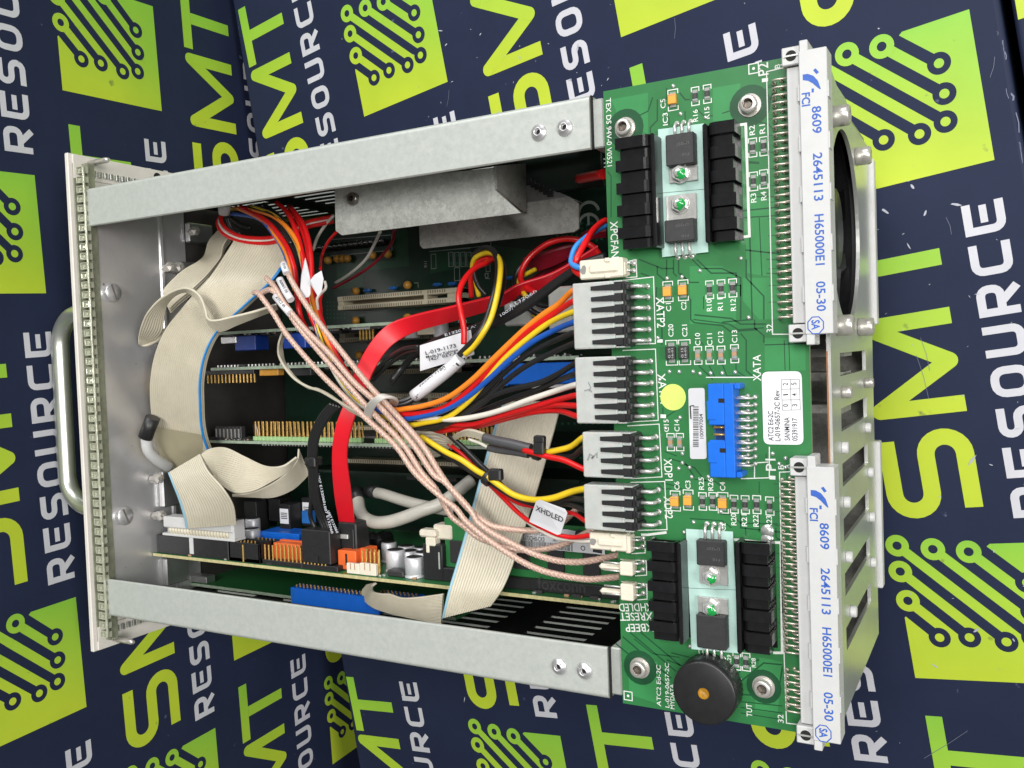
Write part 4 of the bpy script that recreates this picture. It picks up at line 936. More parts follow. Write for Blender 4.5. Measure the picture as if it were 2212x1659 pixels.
for k,x,y,r_ in (('C',1757,100,6.0),): 
    c = at('C',1757,110,ZBP); stroke(sk, [c+Vector((6*math.cos(t),6*math.sin(t),0)) for t in [math.radians(10+16*i) for i in range(11)]], 1.6, lift=.1)
    c = at('C',1757,250,ZBP); stroke(sk, [c+Vector((6*math.cos(t),6*math.sin(t),0)) for t in [math.radians(0+18*i) for i in range(11)]], 1.6, lift=.1); stroke(sk, [c, c+Vector((0,6,0))], 1.4, lift=.12)
bo('B',[(820,1070),(2080,985),(2130,990),(2150,790)],False,.3)
sk.build('silkscreen', SILKD, bk)['kind'] = 'stuff'
hp = MB()
for i in range(6):
    for j in range(5):
        disc(hp, at('B',530+40*i,970+46*j,ZBP), .55, lift=.08)
for i in range(11):
    for j in range(4): disc(hp, at('C',1330+58*i,230+60*j+ (i%2)*20,ZBP), .8, lift=.08)
for i in range(10):
    for j in range(4): disc(hp, at('M',1350+38*i,1080+110*j,ZBP), .7, lift=.08)
for x in (1958,2028,2098,2168): 
    for y in (420,515): disc(hp, at('B',x+28,y,ZBP), .9, lift=.1)
hp.build('plated_holes', mat('green_holes', (.02,.13,.07), .4), bk)['kind'] = 'stuff'
# slot connector
def pci(Y, xa, xb, ztop=-130.0):
    m = MB(); 
    m.box(xa, xb, Y-4.2, Y-1.2, ZBP, ztop, .3); m.box(xa, xb, Y+1.2, Y+4.2, ZBP, ztop, .3); m.box(xa, xa+4, Y-4.2, Y+4.2, ZBP, ztop-.6, .3); m.box(xb-8, xb, Y-4.2, Y+4.2, ZBP, ztop-.8, .3); m.box(xb-24, xb-21.5, Y-4.2, Y+4.2, ZBP, ztop-.02, .2)
    o = m.build('slot_connector', IVORY, bk)
    c = MB()
    n = 46
    for i in range(n):
        x = xa+5 + (xb-xa-14)*i/(n-1)
        if abs(x-(xb-22.7)) < 1.8: continue
        for y in (Y-3.0, Y+3.0): c.box(x-.35, x+.35, y-.85, y+.85, ztop, ztop+.06)
    c.box(xa+5, xb-25, Y-1.2, Y+1.2, ZBP+2, ZBP+2.2); c.build('contacts', mat('slot_contacts', (.20,.16,.10), .5), bk, o)
    return o
p0 = at('B',645,960,-130); p1 = at('B',2120,880,-130)
YS = (p0.y+p1.y)/2
pci(54.0, p0.x, p0.x+89)
for k in (1,2,3,4,5): pci(54.0-20.32*k, p0.x, p0.x+89)
# loose discrete parts on the backplane
be = MB(); be.lathe((0,0,0),(0,0,1),[(.5,0),(2.2,1.5),(2.6,3.2),(2.0,5),(0,5.6)],14,caps=False); bem = mesh('bead_capacitor', be, TANTD)
bl_ = MB(); bl_.box(-2.6,2.6,-1.0,1.0,.3,4.6,.8); blm_ = mesh('film_capacitor', bl_, BLUEC)
for k,x,y in (('B',870,840),('B',1480,770),('B',545,480),('B',655,462),('B',708,460),('B',768,458),('B',1065,420),('B',1245,405),('B',870,1185),('B',1480,1150),('B',910,1590)): inst(bem, at(k,x,y,ZBP+2.5)-Vector((0,0,2.5)), bk)
for k,x,y in (('B',1005,835),('B',1310,805),('B',1830,765),('B',2005,755),('C',845,870)): inst(blm_, at(k,x,y,ZBP+2)-Vector((0,0,2)), bk)
rs_ = MB(); rs_.lathe((0,0,0),(0,0,1),[(2.0,0),(2.2,1),(2.2,7),(1.2,8)],12,caps=True); rs_.tube([(1.5,0,0),(1.5,0,9),(.8,0,10.5),(0,0,9)], .3, 6, 1); rsm = mesh('upright_choke', rs_, [BLACKS, TIN])
for i in range(14): inst(rsm, at('B',420+60*i,345-6.5*i,ZBP+4)-Vector((0,0,4)), bk)
# ------------------------------------------------------------------ three expansion cards standing in the slots
def card(name, Y, xa, xb, ztop, label, edge):
    r = thing(name, ((xa+xb)/2, Y, -138), label, 'expansion card', 'plug-in cards standing in the backplane')
    m = MB(); m.box(xa, xb, Y-.8, Y+.8, -136, ztop); m.m = [0,0,0,0,0,1]; m.build('board', [CARD, edge], r)
    return r
def bits(root, Y, side, xa, xb, z0, z1, n, seed, big_=()):
    """small chips soldered on one face of a card"""
    rr = random.Random(seed); kinds = [(CHIP,'chip',(3.2,1.0,2.4)),(TIN,'chip_resistor',(1.2,.6,.6)),(CHIP,'chip',(5,1.3,4)),(TIN,'chip_resistor',(.8,.5,.5)),(CERAM,'chip_capacitor',(1.4,.8,.8))]
    meshes = []
    for i, (mt, nm, h) in enumerate(kinds):
        b = MB(); b.box(-h[0]/2*1.0, h[0]/2, -h[1]/2, h[1]/2, -h[2]/2, h[2]/2, .15, 0); meshes.append((mesh(nm, b, [mt]), h))
    for i in range(n):
        me_, h = meshes[rr.choice((0,1,1,2,3,3,3,4))]
        inst(me_, (rr.uniform(xa,xb), Y + side*(.8+h[1]/2), rr.uniform(z0,z1)), root)
a = un(470,718,-60); b = un(864,693,-60)
c1 = card('expansion_card', 36.4, a.x, b.x, -60, 'short pale-edged expansion card nearest the ivory slot', PCBEDGEG)
bits(c1, 36.4, -1, a.x+4, b.x-4, -90, -64, 60, 11); bits(c1, 36.4, -1, a.x+4, b.x-4, -68, -61.5, 70, 31)
for k,x,y,w_,h_ in (('D',500,300,12,6),):
    p = at(k,x,y,-66); m = MB(); m.box(p.x-6, p.x+6, 34.4, 30.5, -70, -64, .3); m.build('metal_can', STEEL, c1)
for k,x,y in (('D',680,370),('D',1260,380)):
    p = at(k,x,y,-66); m = MB(); m.box(p.x-8, p.x+8, 35.6-1, 35.6-9.5, -76, -65, .4); m.build('blue_trimmer', mat('dark_blue_trimmer', (.012,.05,.30), .4) , c1)
gp = MB(); gp.box(-.4,.4,-6.5,0,-.3,.3); gpm = mesh('gold_pin', gp, GOLD)
for i in range(5): p = at('B',915+38*i,1350,-66); inst(gpm, (p.x,35.5,-66), c1)
for i in range(13): 
    p = at('B',820+25*i,1270,-62); b_ = MB(); b_.box(-.5,.5,-1.2,0,-.4,.4) if i == 0 else None
    if i == 0: tl = mesh('chip_lead', b_, TIN)
    inst(tl, (p.x,35.5,-62.5), c1)
for k,x,y in (('B',1475,1350),('B',1815,1330)):
    p = at(k,x,y,-66); m = MB(); m.lathe((p.x,35.5,-70),(0,-1,0),[(4,0),(4,6.5),(3.5,7),(0,7)],20,caps=False); m.build('can_capacitor', CAPAL, c1)
p = at('B',1680,1345,-66); m = MB(); m.box(p.x-5,p.x+5,35.5,30,-72,-66,.3); m.build('white_socket', IVORY, c1)
a = un(455,797,-60); b = un(1250,765,-60)
c2 = card('expansion_card', 16.1, a.x, b.x, -60, 'middle expansion card with a short row of gold header pins at its front end', PCBEDGEG)
bits(c2, 16.1, 1, a.x+4, b.x-4, -84, -61.5, 80, 12)
bits(c2, 16.1, -1, a.x+4, b.x-4, -84, -64, 60, 13)
tl_ = MB(); tl_.box(-.45,.45,0,1.4,-.5,.5,.15); tlm = mesh('solder_tail', tl_, TIN)
for i in range(84):
    if random.random() < .8: inst(tlm, (a.x+5+2.54*i*(b.x-a.x-10)/213, 16.9, -61.2), c2)
for i in range(14):
    p = at('D',232+42.3*i,740,-64); inst(gpm, (p.x,15.0-.6,-64), c2)
p0 = at('D',215,720,-64); p1 = at('D',800,720,-64); m = MB(); m.box(p0.x,p1.x,15.3,12.8,-66,-62,.2); m.build('header_body', BLACKP, c2)
p = at('D',960,720,-64); m = MB(); m.box(p.x-7,p.x+7,15.3,11.5,-68,-63,.3); m.build('tantalum_block', TANTD, c2)
p = at('D',1340,720,-64); m = MB(); m.box(p.x-7,p.x+7,15.3,11.0,-68,-63,.3); m.build('grey_relay', CHIP, c2)
# blue socket under the ribbon at the far end of the middle card
p0 = at('M',1055,770,-56); p1 = at('M',1500,770,-56); pt = at('M',1250,695,-56); pb = at('M',1250,830,-56)
m = MB(); m.box(p0.x,p1.x,pb.y,pt.y,-70,-56,.5); m.box(p0.x-.6,p0.x+2,pb.y-.5,pt.y+.5,-68,-55.4,.3); m.box((p0.x+p1.x)/2-.2,(p0.x+p1.x)/2+.2,pb.y-.2,pt.y,-60,-55.9); bs_ = m.build('blue_socket', BLUEP, c2)
m = MB(); m.box(p0.x+6,p1.x,pb.y-1.8,pb.y-.1,-68,-57,.2); m.build('strain_relief', WHITEP, c2, bs_)
a = un(430,952,-60); b = un(1200,970,-60)
c3 = card('expansion_card', -25.8, a.x, b.x, -60, 'expansion card with a long row of tall gold pins in a pale green strip', PCBEDGEG)
bits(c3, -25.8, 1, a.x+4, a.x+42, -80, -61, 130, 14); bits(c3, -25.8, 1, a.x+100, b.x-5, -80, -61, 30, 15)
def goldrow(k, x0, x1, y, n, Y, z, root, hgt=8.5):
    pA = at(k,x0,y,z); pB = at(k,x1,y,z)
    m = MB(); pit = (pB.x-pA.x)/(n-1)
    for i in range(n):
        xx = pA.x + pit*i; m.box(xx-pit*.47, xx+pit*.47, Y, Y+2.6, z-2.2, z+.5, .35)
    m.build('pin_strip', LGREEN, root)
    g = MB(); g.box(-.42,.42,0,hgt,-.35,.35,.1); gm = mesh('gold_pin', g, GOLD)
    for i in range(n):
        xx = pA.x + pit*i; inst(gm, (xx,Y+2.4,z-.6), root, rot=(0,0,random.uniform(-.05,.05)))
        inst(gm, (xx+.3,Y+2.4,z-2.9), root, rot=(0,0,random.uniform(-.08,.08)))
goldrow('D', 785, 2010, 1430, 26, -25.0, -61, c3)
goldrow('M', 240, 480, 1175, 10, -25.0, -61, c3)
goldrow('M', 680, 1000, 1140, 14, -25.0, -61, c3, 6.5)
m = MB(); 
for i in range(60): m.box(a.x+48+2.2*i, a.x+48.7+2.2*i, -27.6, -26.6, -62.4, -61.8)
m.build('solder_tails', TIN, c3)
for k,x,y in (('D',730,1200),):
    p = at(k,x,y,-66); m = MB(); m.lathe((p.x,-25,-72),(0,1,0),[(3.4,0),(3.4,9),(2.9,9.6),(0,9.6)],18,caps=False); m.build('can_capacitor', BLACKS, c3)
for i in range(7):
    p = at('D',320+44*i,1270,-66); m = MB(); m.box(p.x-1.6,p.x+1.6,-25,-17.5,-70,-66.5,.3); m.box(p.x-.4,p.x+.4,-24.8,-19,-66.4,-66.1,0,1); m.build('transistor', [CHIP, TIN], c3)
# larger leaded chips and sockets on the card faces
def leaded(root, Y, side, x, z, wx, wz):
    m = MB(); ya = Y+side*.9; yb = Y+side*3.2; m.box(x-wx/2, x+wx/2, min(ya,yb), max(ya,yb), z-wz/2, z+wz/2, .2); o = m.build('leaded_chip', CHIP, root)
    g = MB(); n = int(wx/1.27)
    for i in range(n):
        for s_ in (1,-1): xx = x-wx/2+.7+1.27*i; g.box(xx-.25, xx+.25, min(Y+side*.85,Y+side*1.9), max(Y+side*.85,Y+side*1.9), z+s_*wz/2-.1*s_, z+s_*(wz/2+1.2))
    g.build('chip_leads', TIN, root, o)
for i, (x, z, wx, wz) in enumerate(((-232,-74,14,8),(-212,-76,16,9),(-190,-72,12,7),(-172,-78,18,12),(-150,-73,12,7),(-130,-76,16,9))): leaded(c1, 36.4, -1, x, z, wx, wz) if c1 else None
for i, (x, z, wx, wz) in enumerate(((-250,-84,16,9),(-228,-90,18,10),(-205,-86,14,8),(-180,-92,20,14),(-152,-86,16,9),(-126,-90,18,10),(-100,-84,14,8))): leaded(c3, -25.8, 1, x, z, wx, wz)
for i, (x, z, wx, wz) in enumerate(((-190,-76,16,9),(-166,-74,14,8),(-140,-80,18,12),(-112,-76,16,9),(-86,-74,12,7))): leaded(c2, 16.1, -1, x, z, wx, wz)
# dark plug-in card bodies deeper inside
for Y, lab in ((-46.5,'unpopulated dark card standing deepest between the grey cables'),):
    r = thing('expansion_card', (-150,Y,-138), lab, 'expansion card', 'plug-in cards standing in the backplane')
    m = MB(); m.box(-240,-60,Y-.8,Y+.8,-136,-98); m.build('board', [CARD], r)
    for i in range(9):
        m = MB(); m.box(-170+9*i,-164+9*i,Y-.9,Y-4,-118,-104,.3); m.build('chip', CHIP, r)
# ------------------------------------------------------------------ single board computer along the lower side
ZS = -32.0; pA = un(330,1196,ZS); pB = un(1330,1312,ZS); YS = (pA.y+pB.y)/2 
sb = thing('single_board_computer', (-120,YS,-136), 'computer board on edge with yellow rim, silver capacitors and memory stick', 'circuit board')
m = MB(); m.box(pA.x, 2, YS-.8, YS+.8, -132, ZS); m.m = [0,0,0,0,0,1]; m.build('board', [PCB, PCBEDGEY], sb)
Y1 = YS+.8
def colX(k, x, y, z): return at(k,x,y,z).x
def block_on(name, mt, xa, xb, h0, h1, z0, z1, chm=.3, parent=None):
    m = MB(); m.box(min(xa,xb), max(xa,xb), Y1+h0, Y1+h1, z0, z1, chm); return m.build(name, mt, sb, parent)
def PX_(k, x, y, z=-34): return at(k,x,y,z).x
# boxed ribbon header, socket with strain relief
xa, xb = PX_('E',195,860), PX_('E',1028,920); hb = at('E',600,790,-34).y - Y1
ih = block_on('ribbon_header', BLACKP, xa, xb, 0, hb, -42, -33.6, .3)
xk = PX_('E',600,870); m = MB(); m.box(xk-1.5, xk+1.5, Y1+1.5, Y1+hb+.3, -33.6, -33.3); m.build('white_key', WHITEP, sb, ih)
xs0, xs1 = PX_('E',300,600), PX_('E',1110,800)
hk0 = hb; hk1 = at('E',650,700,-34).y - Y1; hk2 = at('E',650,560,-34).y - Y1
rsk = block_on('ribbon_socket', WHITEP, xs0-3, xs1, hk0+.1, hk0+1.6, -41.5, -33.0, .3)
block_on('socket_end', WHITEP, xs1-4, xs1, hk0+1.4, hk2, -41, -33.0, .3, rsk)
block_on('strain_relief', WHITEP, xs0-1, xs1-.5, hk1+.4, hk2, -41, -32.2, .6, rsk)
block_on('socket_end', WHITEP, xs0-1, xs0+2, hk0+1.4, hk1+.8, -41, -35, .3, rsk)
m = MB(); rsx0, rsx1 = xs0+2.4, xs1-4.2; n = 20
for i in range(n):
    xx = rsx0 + (rsx1-rsx0)*(i+.5)/n; m.tube([(xx,Y1+hk0+1.2,-36),(xx,Y1+hk0+2.0,-34),(xx,Y1+hk1-.6,-33.4),(xx,Y1+hk1+.8,-35)], (rsx1-rsx0)/n*.52, 8)
m.build('clamped_ribbon', RIB, sb, rsk)
# second boxed header and its pins
xa2, xb2 = PX_('E',1036,950), PX_('E',1400,1000); h2 = at('E',1200,850,-34).y - Y1
m = MB(); m.box(xa2,xb2,Y1,Y1+h2,-35,-33.6,.2); m.box(xa2,xb2,Y1,Y1+h2,-44,-42.6,.2); m.box(xa2,xa2+1.2,Y1,Y1+h2,-44,-33.6,.2); m.box(xb2-1.2,xb2,Y1,Y1+h2,-44,-33.6,.2); m.box(xa2,xb2,Y1,Y1+2,-44,-33.6); sh = m.build('shrouded_header', BLACKP, sb)
m = MB(); xk = PX_('E',1210,930); m.box(xk-1.6,xk+1.6,Y1+1.5,Y1+h2+.1,-33.55,-33.45); m.build('key_slot', DARKHOLE, sb, sh)
gq = MB(); gq.box(-.33,.33,0,1.0,-.33,.33,.08)
def pins(root_name, xs, hh, z, par, zz=None, mt=GOLD):
    g = MB(); g.box(-.34,.34,0,hh,-.34,.34,.1); gm = mesh('gold_pin', g, mt)
    for x in xs: inst(gm, (x,Y1+.2,z), sb, parent=None)
pins('p', [xa2+3+2.54*i for i in range(5)], h2-.2, -37.2, sh); pins('p', [xa2+3+2.54*i for i in range(5)], h2-.2, -40.0, sh)
pins('p', [xk], h2-1, -33.2, sh)
x3a, x3b = PX_('E',1380,810,-52), PX_('E',1560,810,-52)
pins('p', [x3a + (x3b-x3a)*i/4 for i in range(5)], 9.0, -52, None); block_on('shrouded_header', BLACKP, x3a-4, x3b+6, 0, 8.0, -56, -48, .3)
# open pin rows
xp0, xp1 = PX_('E',1450,1030), PX_('E',1868,1080); hp_ = at('E',1650,895,-34).y - Y1
pins('p', [xp0 + (xp1-xp0)*i/9 for i in range(10)], hp_, -34.6, None); pins('p', [xp0 + (xp1-xp0)*i/9+.3 for i in range(2,10)], hp_+.4, -37.0, None)
block_on('pin_base', BLACKP, xp0-1.4, xp1+1.4, 0, 2.6, -38.4, -33.6, .3)
xo0, xo1 = PX_('E',1575,900,-44), PX_('E',1890,900,-44); ho = at('E',1700,850,-44).y-Y1
og = block_on('orange_port', ORANGEP, xo0, xo1, .5, ho, -50, -42.5, .4); block_on('port_rim', ORANGEP, xo0-.6, xo1+.6, ho-2.4, ho+.4, -50.6, -48, .3, og)
xb0, xb1 = PX_('E',1430,760,-62), PX_('E',1880,760,-62); hb_ = at('E',1800,735,-62).y-Y1
block_on('blue_port', BLUEP, xb0, xb1, .5, hb_, -74, -60, .5)
# black crimp housing with cable and its base
xh0, xh1 = PX_('F',235,900), PX_('F',570,950); hh0 = at('F',400,1090,-34).y-Y1; hh1 = at('F',400,700,-34).y-Y1
ch2 = block_on('crimp_housing', BLACKP, xh0, xh1, hh0, hh1, -42, -33.4, .4)
m = MB()
for i in range(5): m.box(xh0+1.2+2.54*i, xh0+2.3+2.54*i, Y1+(hh0+hh1)/2-.6, Y1+(hh0+hh1)/2+.6, -33.4, -33.32)
m.box(xh0+(xh1-xh0)*.45, xh0+(xh1-xh0)*.6, Y1+hh0+.4, Y1+hh0+4, -33.4, -32.6); m.build('contact_windows', DARKHOLE, sb, ch2)
block_on('pin_base', BLACKP, xh0-.6, xh1+4, 0, hh0-.6, -44, -33.6, .3)
pins('p', [xh0+1+2.3*i for i in range(7)], hh0+.6, -34.0, None)
# second orange port, pins, cream sockets
xo0, xo1 = PX_('F',680,1000,-40), PX_('F',890,1000,-40); ho = at('F',760,930,-40).y-Y1
og = block_on('orange_port', ORANGEP, xo0, xo1, .5, ho, -48, -38, .4); block_on('port_step', ORANGEP, xo1-.2, xo1+4.5, .5, ho+.8, -50, -42, .3, og)
m = MB(); m.box((xo0+xo1)/2-.8,(xo0+xo1)/2+.4,Y1+3,Y1+ho-1.5,-38,-37.9); m.build('port_slot', DARKHOLE, sb, og)
xg0, xg1 = PX_('F',900,1000), PX_('F',1090,1000); hg = at('F',980,955,-35).y-Y1
pins('p', [xg0+(xg1-xg0)*i/4 for i in range(5)], hg, -36.5, None); pins('p', [xg0+1.0+(xg1-xg0)*i/4 for i in range(4)], hg+.3, -39, None)
for x0,x1 in ((762,912),(915,1105)):
    a_, b_ = PX_('F',x0,1150), PX_('F',x1,1160); hc = at('F',x0,1085,-33.6).y-Y1
    cs = block_on('cream_socket', CREAM, a_, b_, .2, hc, -35.6, -33.4, .3)
    m = MB(); 
    for t in (.33,.66): m.box(a_+(b_-a_)*t-.25, a_+(b_-a_)*t+.25, Y1+hc*.45, Y1+hc+.02, -33.4, -33.3)
    m.build('socket_slots', CERAM, sb, cs)
# SATA plug on the board
xs0_, xs1_ = PX_('F',690,760,-44), PX_('F',890,760,-44); hs0 = at('F',790,610,-44).y-Y1
sp = block_on('drive_plug', BLACKP, xs0_-1, xs1_-.5, 1, hs0, -54, -43, .6); block_on('plug_ridge', BLACKP, xs1_-3, xs1_-1.6, 2, hs0-3, -43, -42.2, .3, sp)
m = MB(); q0 = at('F',655,770,-42); m.box(q0.x, q0.x+6, q0.y-1.2, q0.y+1.0, -46, -42, .2); m.build('plug_latch', TIN, sb, sp)
# can capacitors
def can(k, x, ybase, ytop, z, rad=None, wpx=190):
    a_ = at(k,x,ybase,z); b_ = at(k,x,ytop,z); hgt = b_.y - Y1
    rr = rad if rad else abs(at(k,x+wpx/2,ybase,z).x - at(k,x-wpx/2,ybase,z).x)/2
    m = MB(); m.lathe((a_.x, Y1+.2, z-rr), (0,1,0), [(rr*1.06,0),(rr*1.06,.8),(rr*.9,1.1),(rr,1.6),(rr,hgt-.9),(rr*.9,hgt-.2),(rr*.82,hgt)], 28, caps=False)
    o = m.build('can_capacitor', CAPAL, sb)
    m = MB(); m.lathe((a_.x, Y1+.2+hgt, z-rr), (0,1,0), [(rr*.84,-.15),(rr*.80,.0),(0,.0)], 28, caps=False); m.build('capacitor_top', CHIP, sb, o)
can('F',1493,1230,1040,-36); can('F',1268,1140,955,-42); can('F',1435,1130,965,-48,None,180); can('F',1600,1180,980,-44,None,180); can('F',1205,1030,860,-58,None,150); can('F',1400,1000,905,-56,None,170); can('F',1580,1000,920,-58,None,150)
can('E',1225,790,700,-52,None,150); can('E',1248,690,580,-62,None,130)
block_on('choke', CHIP, PX_('F',1195,1220), PX_('F',1390,1230), .1, 3.2, -42, -36, .6)
block_on('dark_can', BLACKS, PX_('F',960,900,-60), PX_('F',1120,900,-60), .1, 13, -76, -62, 2.0)
for i in range(46):
    rr = random.Random(100+i); xx = pA.x+20 + rr.uniform(0,270); zz = rr.uniform(-37,-33.2) if i < 26 else rr.uniform(-80,-45)
    m = MB() if i < 4 else None
    if i < 4:
        h = ((.8,.5,.5),(1.1,.6,.6),(.6,.5,.4),(2.0,.9,1.2))[i]; m.box(-h[0],h[0],0,h[1]*1.6,-h[2],h[2],.1,0); (bits_ := globals().setdefault('bits_m', [])).append(mesh('chip_part', m, [(SOLDER,CERAM,TIN,CHIP)[i]]))
    inst(bits_m[i % 4], (xx,Y1,zz), sb)
# shielded ports and coil labels deeper on the board
for k,x,y,w_,h_,z,mt in (('E',1680,500,8,10,-70,STEEL),('E',1560,420,9,9,-84,STEEL),('E',1940,430,7,11,-80,STEEL),('E',1280,480,10,12,-80,CHIP),('E',1400,420,7,13,-88,STEEL)):
    p = at(k,x,y,z); m = MB(); m.box(p.x-w_/2,p.x+w_/2,p.y-h_,p.y+h_*.5,z-10,z,.3); m.build('shielded_port', DARKM if mt is STEEL else mt, sb)
    if mt is STEEL and x > 1600: 
        m = MB(); m.box(p.x-w_*.4,p.x+w_*.4,p.y-h_*.6,p.y+h_*.25,z,z+.1); lb = m.build('port_label', PAPER, sb); t_ = MB(); 
        for j in range(4): stroke(t_, [(p.x-w_*.3,p.y-h_*.1*j,z+.1),(p.x+w_*.3,p.y-h_*.1*j,z+.1)], .5, lift=.05)
        t_.build('label_lines', INK, sb, lb)
p = at('E',1940,540,-66); m = MB(); m.box(p.x-3.5,p.x+3.5,p.y-4,p.y+3,-70,-66,.3); m.build('blue_jumper', BLUEC, sb)
for k,x,y,z,w_,h_,d_,mt in (('F',700,480,-70,9,9,8,CHIP),('F',980,760,-72,7,8,6,STEEL),('E',1150,560,-66,8,7,6,CHIP),('E',1330,640,-60,6,5,5,TANTD),('E',1620,690,-58,8,3,6,CHIP),('E',1820,660,-58,6,3,5,TIN),('F',640,700,-62,9,3,7,CHIP),('F',1060,800,-66,6,9,6,BLACKS),('F',900,560,-84,10,8,8,CHIP)):
    p = at(k,x,y,z); m = MB(); m.box(p.x-w_/2,p.x+w_/2,Y1,Y1+h_,z-d_,z,.4); m.build('board_component', mt, sb)
# memory stick in its long black socket
zs = -38.0
xd0 = at('G',830,1300,zs).x; xe0 = at('F',1660,1100,zs).x
ds = MB(); ys0 = at('G',1400,1540,zs).y; ys1 = at('G',1400,1310,zs).y
ds.box(xe0+8, 6, Y1, ys1, zs-7, zs, .4); dso = ds.build('memory_socket', BLACKP, sb)
m = MB(); ye1 = at('F',1750,860,zs).y; m.box(xe0, xe0+11, Y1, ye1, zs-8, zs+.6, .5); m.box(xe0+11,xe0+22,Y1,at('F',1900,1140,zs).y,zs-8,zs+.4,.4); m.build('socket_tower', BLACKP, sb, dso)
m = MB(); q0 = at('F',1840,960,zs+.6); m.box(q0.x-.4,q0.x+.4,q0.y-8,q0.y,zs+.6,zs+.7); m.build('tower_slit', SILKD, sb, dso)
m = MB(); L0 = at('F',1600,690,zs+1); L1 = at('F',1940,640,zs+1)
m.box(L0.x, L0.x+9.5, at('F',1690,780,zs).y, at('F',1690,690,zs).y, zs-5, zs+1.4, 1.0); m.box(L0.x+6, L1.x, at('F',1690,810,zs).y, at('F',1850,650,zs).y, zs-10, zs-2, .8); m.box(L0.x+3.5, L0.x+9, at('F',1690,880,zs).y, at('F',1690,780,zs).y, zs-4, zs+1.0,.5); m.box(L0.x+3.8, L0.x+5.6, at('F',1690,960,zs).y, at('F',1690,870,zs).y, zs-2, zs+1.2,.4)
m.build('latch', CREAM, sb, dso)
em = MB(); text(em, 'foxconn', at('G',1160,1390,zs), at('G',1720,1440,zs), 5.2, lift=.06); em.build('embossed_word', mat('embossed_dark', (.034,.034,.035), .5), sb, dso)
dm = MB(); yd = at('G',1400,640,zs-3).y; dm.box(at('F',1905,600,zs-3).x, 3, ys1-3, yd, zs-4.2, zs-3); dmo = dm.build('memory_stick', PCB, sb)
for i in range(5):
    m = MB(); xx = at('F',2060,750,zs-3).x + 17*i; m.box(xx-4, xx+4, ys1+3.5, ys1+14, zs-3, zs-1.9, .2); m.build('memory_chip', CHIP, sb, dmo)
lab = [at('G',x,y,zs-1.5) for x,y in ((960,740),(1940,840),(1950,990),(960,900))]
z_ = zs-1.6; l0 = at('G',930,690,z_); l1 = at('G',1945,700,z_); l2 = at('G',1945,985,z_)
lb = MB(); P = [at('G',x,y,z_) for x,y in ((900,660),(1500,690),(1945,790),(1948,990),(900,890))]; lb.prism(P, (0,0,.1)); lbo = lb.build('memory_label', PAPER, sb, dmo)
tx = MB(); text(tx, '5173QH0-CK0', at('G',985,812,z_+.1), at('G',1238,838,z_+.1), 2.0, lift=.05); text(tx, '1417', at('G',1338,838,z_+.1), at('G',1392,843,z_+.1), 1.9, lift=.05); text(tx, '2RX8 PC3-12800S-11-12', at('G',985,752,z_+.1), at('G',1400,775,z_+.1), 1.5, lift=.05)
rr = random.Random(9); x = 965
while x < 1580:
    w_ = rr.choice((4,6,9)); t0 = (x-965)/615; stroke(tx, [at('G',x,822+45*t0,z_+.1), at('G',x,885+65*t0,z_+.1)], w_/3.687/1.4756/4.9, lift=.05); x += w_ + rr.choice((5,7,10))
stroke(tx, [at('G',1805,935,z_+.1), at('G',1915,955,z_+.1)], 1.6, lift=.05); disc(tx, at('G',1690,912,z_+.1), 1.1, lift=.05, r_in=.75); disc(tx, at('G',1650,750,z_+.1), 2.2, lift=.05)
tx.build('printing', INK, sb, lbo)
# ------------------------------------------------------------------ card between the computer board and the side wall
ZG = -58.0; q0 = at('E',540,1330,ZG); q1 = at('N',130,625,ZG)
YG = (q0.y+q1.y)/2
gc = thing('expansion_card', (-180,YG,-136), 'green card below the computer board with long blue ribbon sockets', 'expansion card', 'plug-in cards standing in the backplane')
m = MB(); m.box(q0.x, at('X',985,1352,ZG).x, YG-.8, YG+.8, -134, ZG); m.m = [0,0,0,0,0,1]; m.build('board', [PCB, PCBEDGEG], gc)
def blue_sock(k, x0, x1, yt, yb, z):
    a_, b_ = at(k,x0,yb,z), at(k,x1,yb,z); t_ = at(k,x0,yt,z)
    m = MB(); m.box(a_.x, b_.x, YG+.9, YG+9.6, z-9, z, .4); o = m.build('blue_socket', BLUEP, gc)
    m = MB(); m.box((a_.x*.25+b_.x*.75)-.15, (a_.x*.25+b_.x*.75)+.15, YG+1.2, YG+9.2, z, z+.1); m.box(a_.x+1.5, a_.x+2, YG+1.5, YG+9, z, z+.12); m.build('mould_line', BLUEC, gc, o)
    g = MB(); g.box(-.35,.35,0,1.1,-.35,.35,.1); gm = mesh('gold_pin', g, GOLD); n = int((b_.x-a_.x)/2.54)-1
    for i in range(n): 
        inst(gm, (a_.x+2+2.54*i, YG+9.5, z-3), gc); inst(gm, (a_.x+2+2.54*i, YG+9.5, z-5.5), gc)
blue_sock('E', 1755, 2790, 1250, 1500, -46)
blue_sock('F', 1080, 1560, 1330, 1440, -52)
m = MB(); p = at('E',640,1270,-60); m.box(p.x-3,p.x+10,YG+.8,YG+5,-66,-59,.4); m.build('front_clip', STEEL, gc)
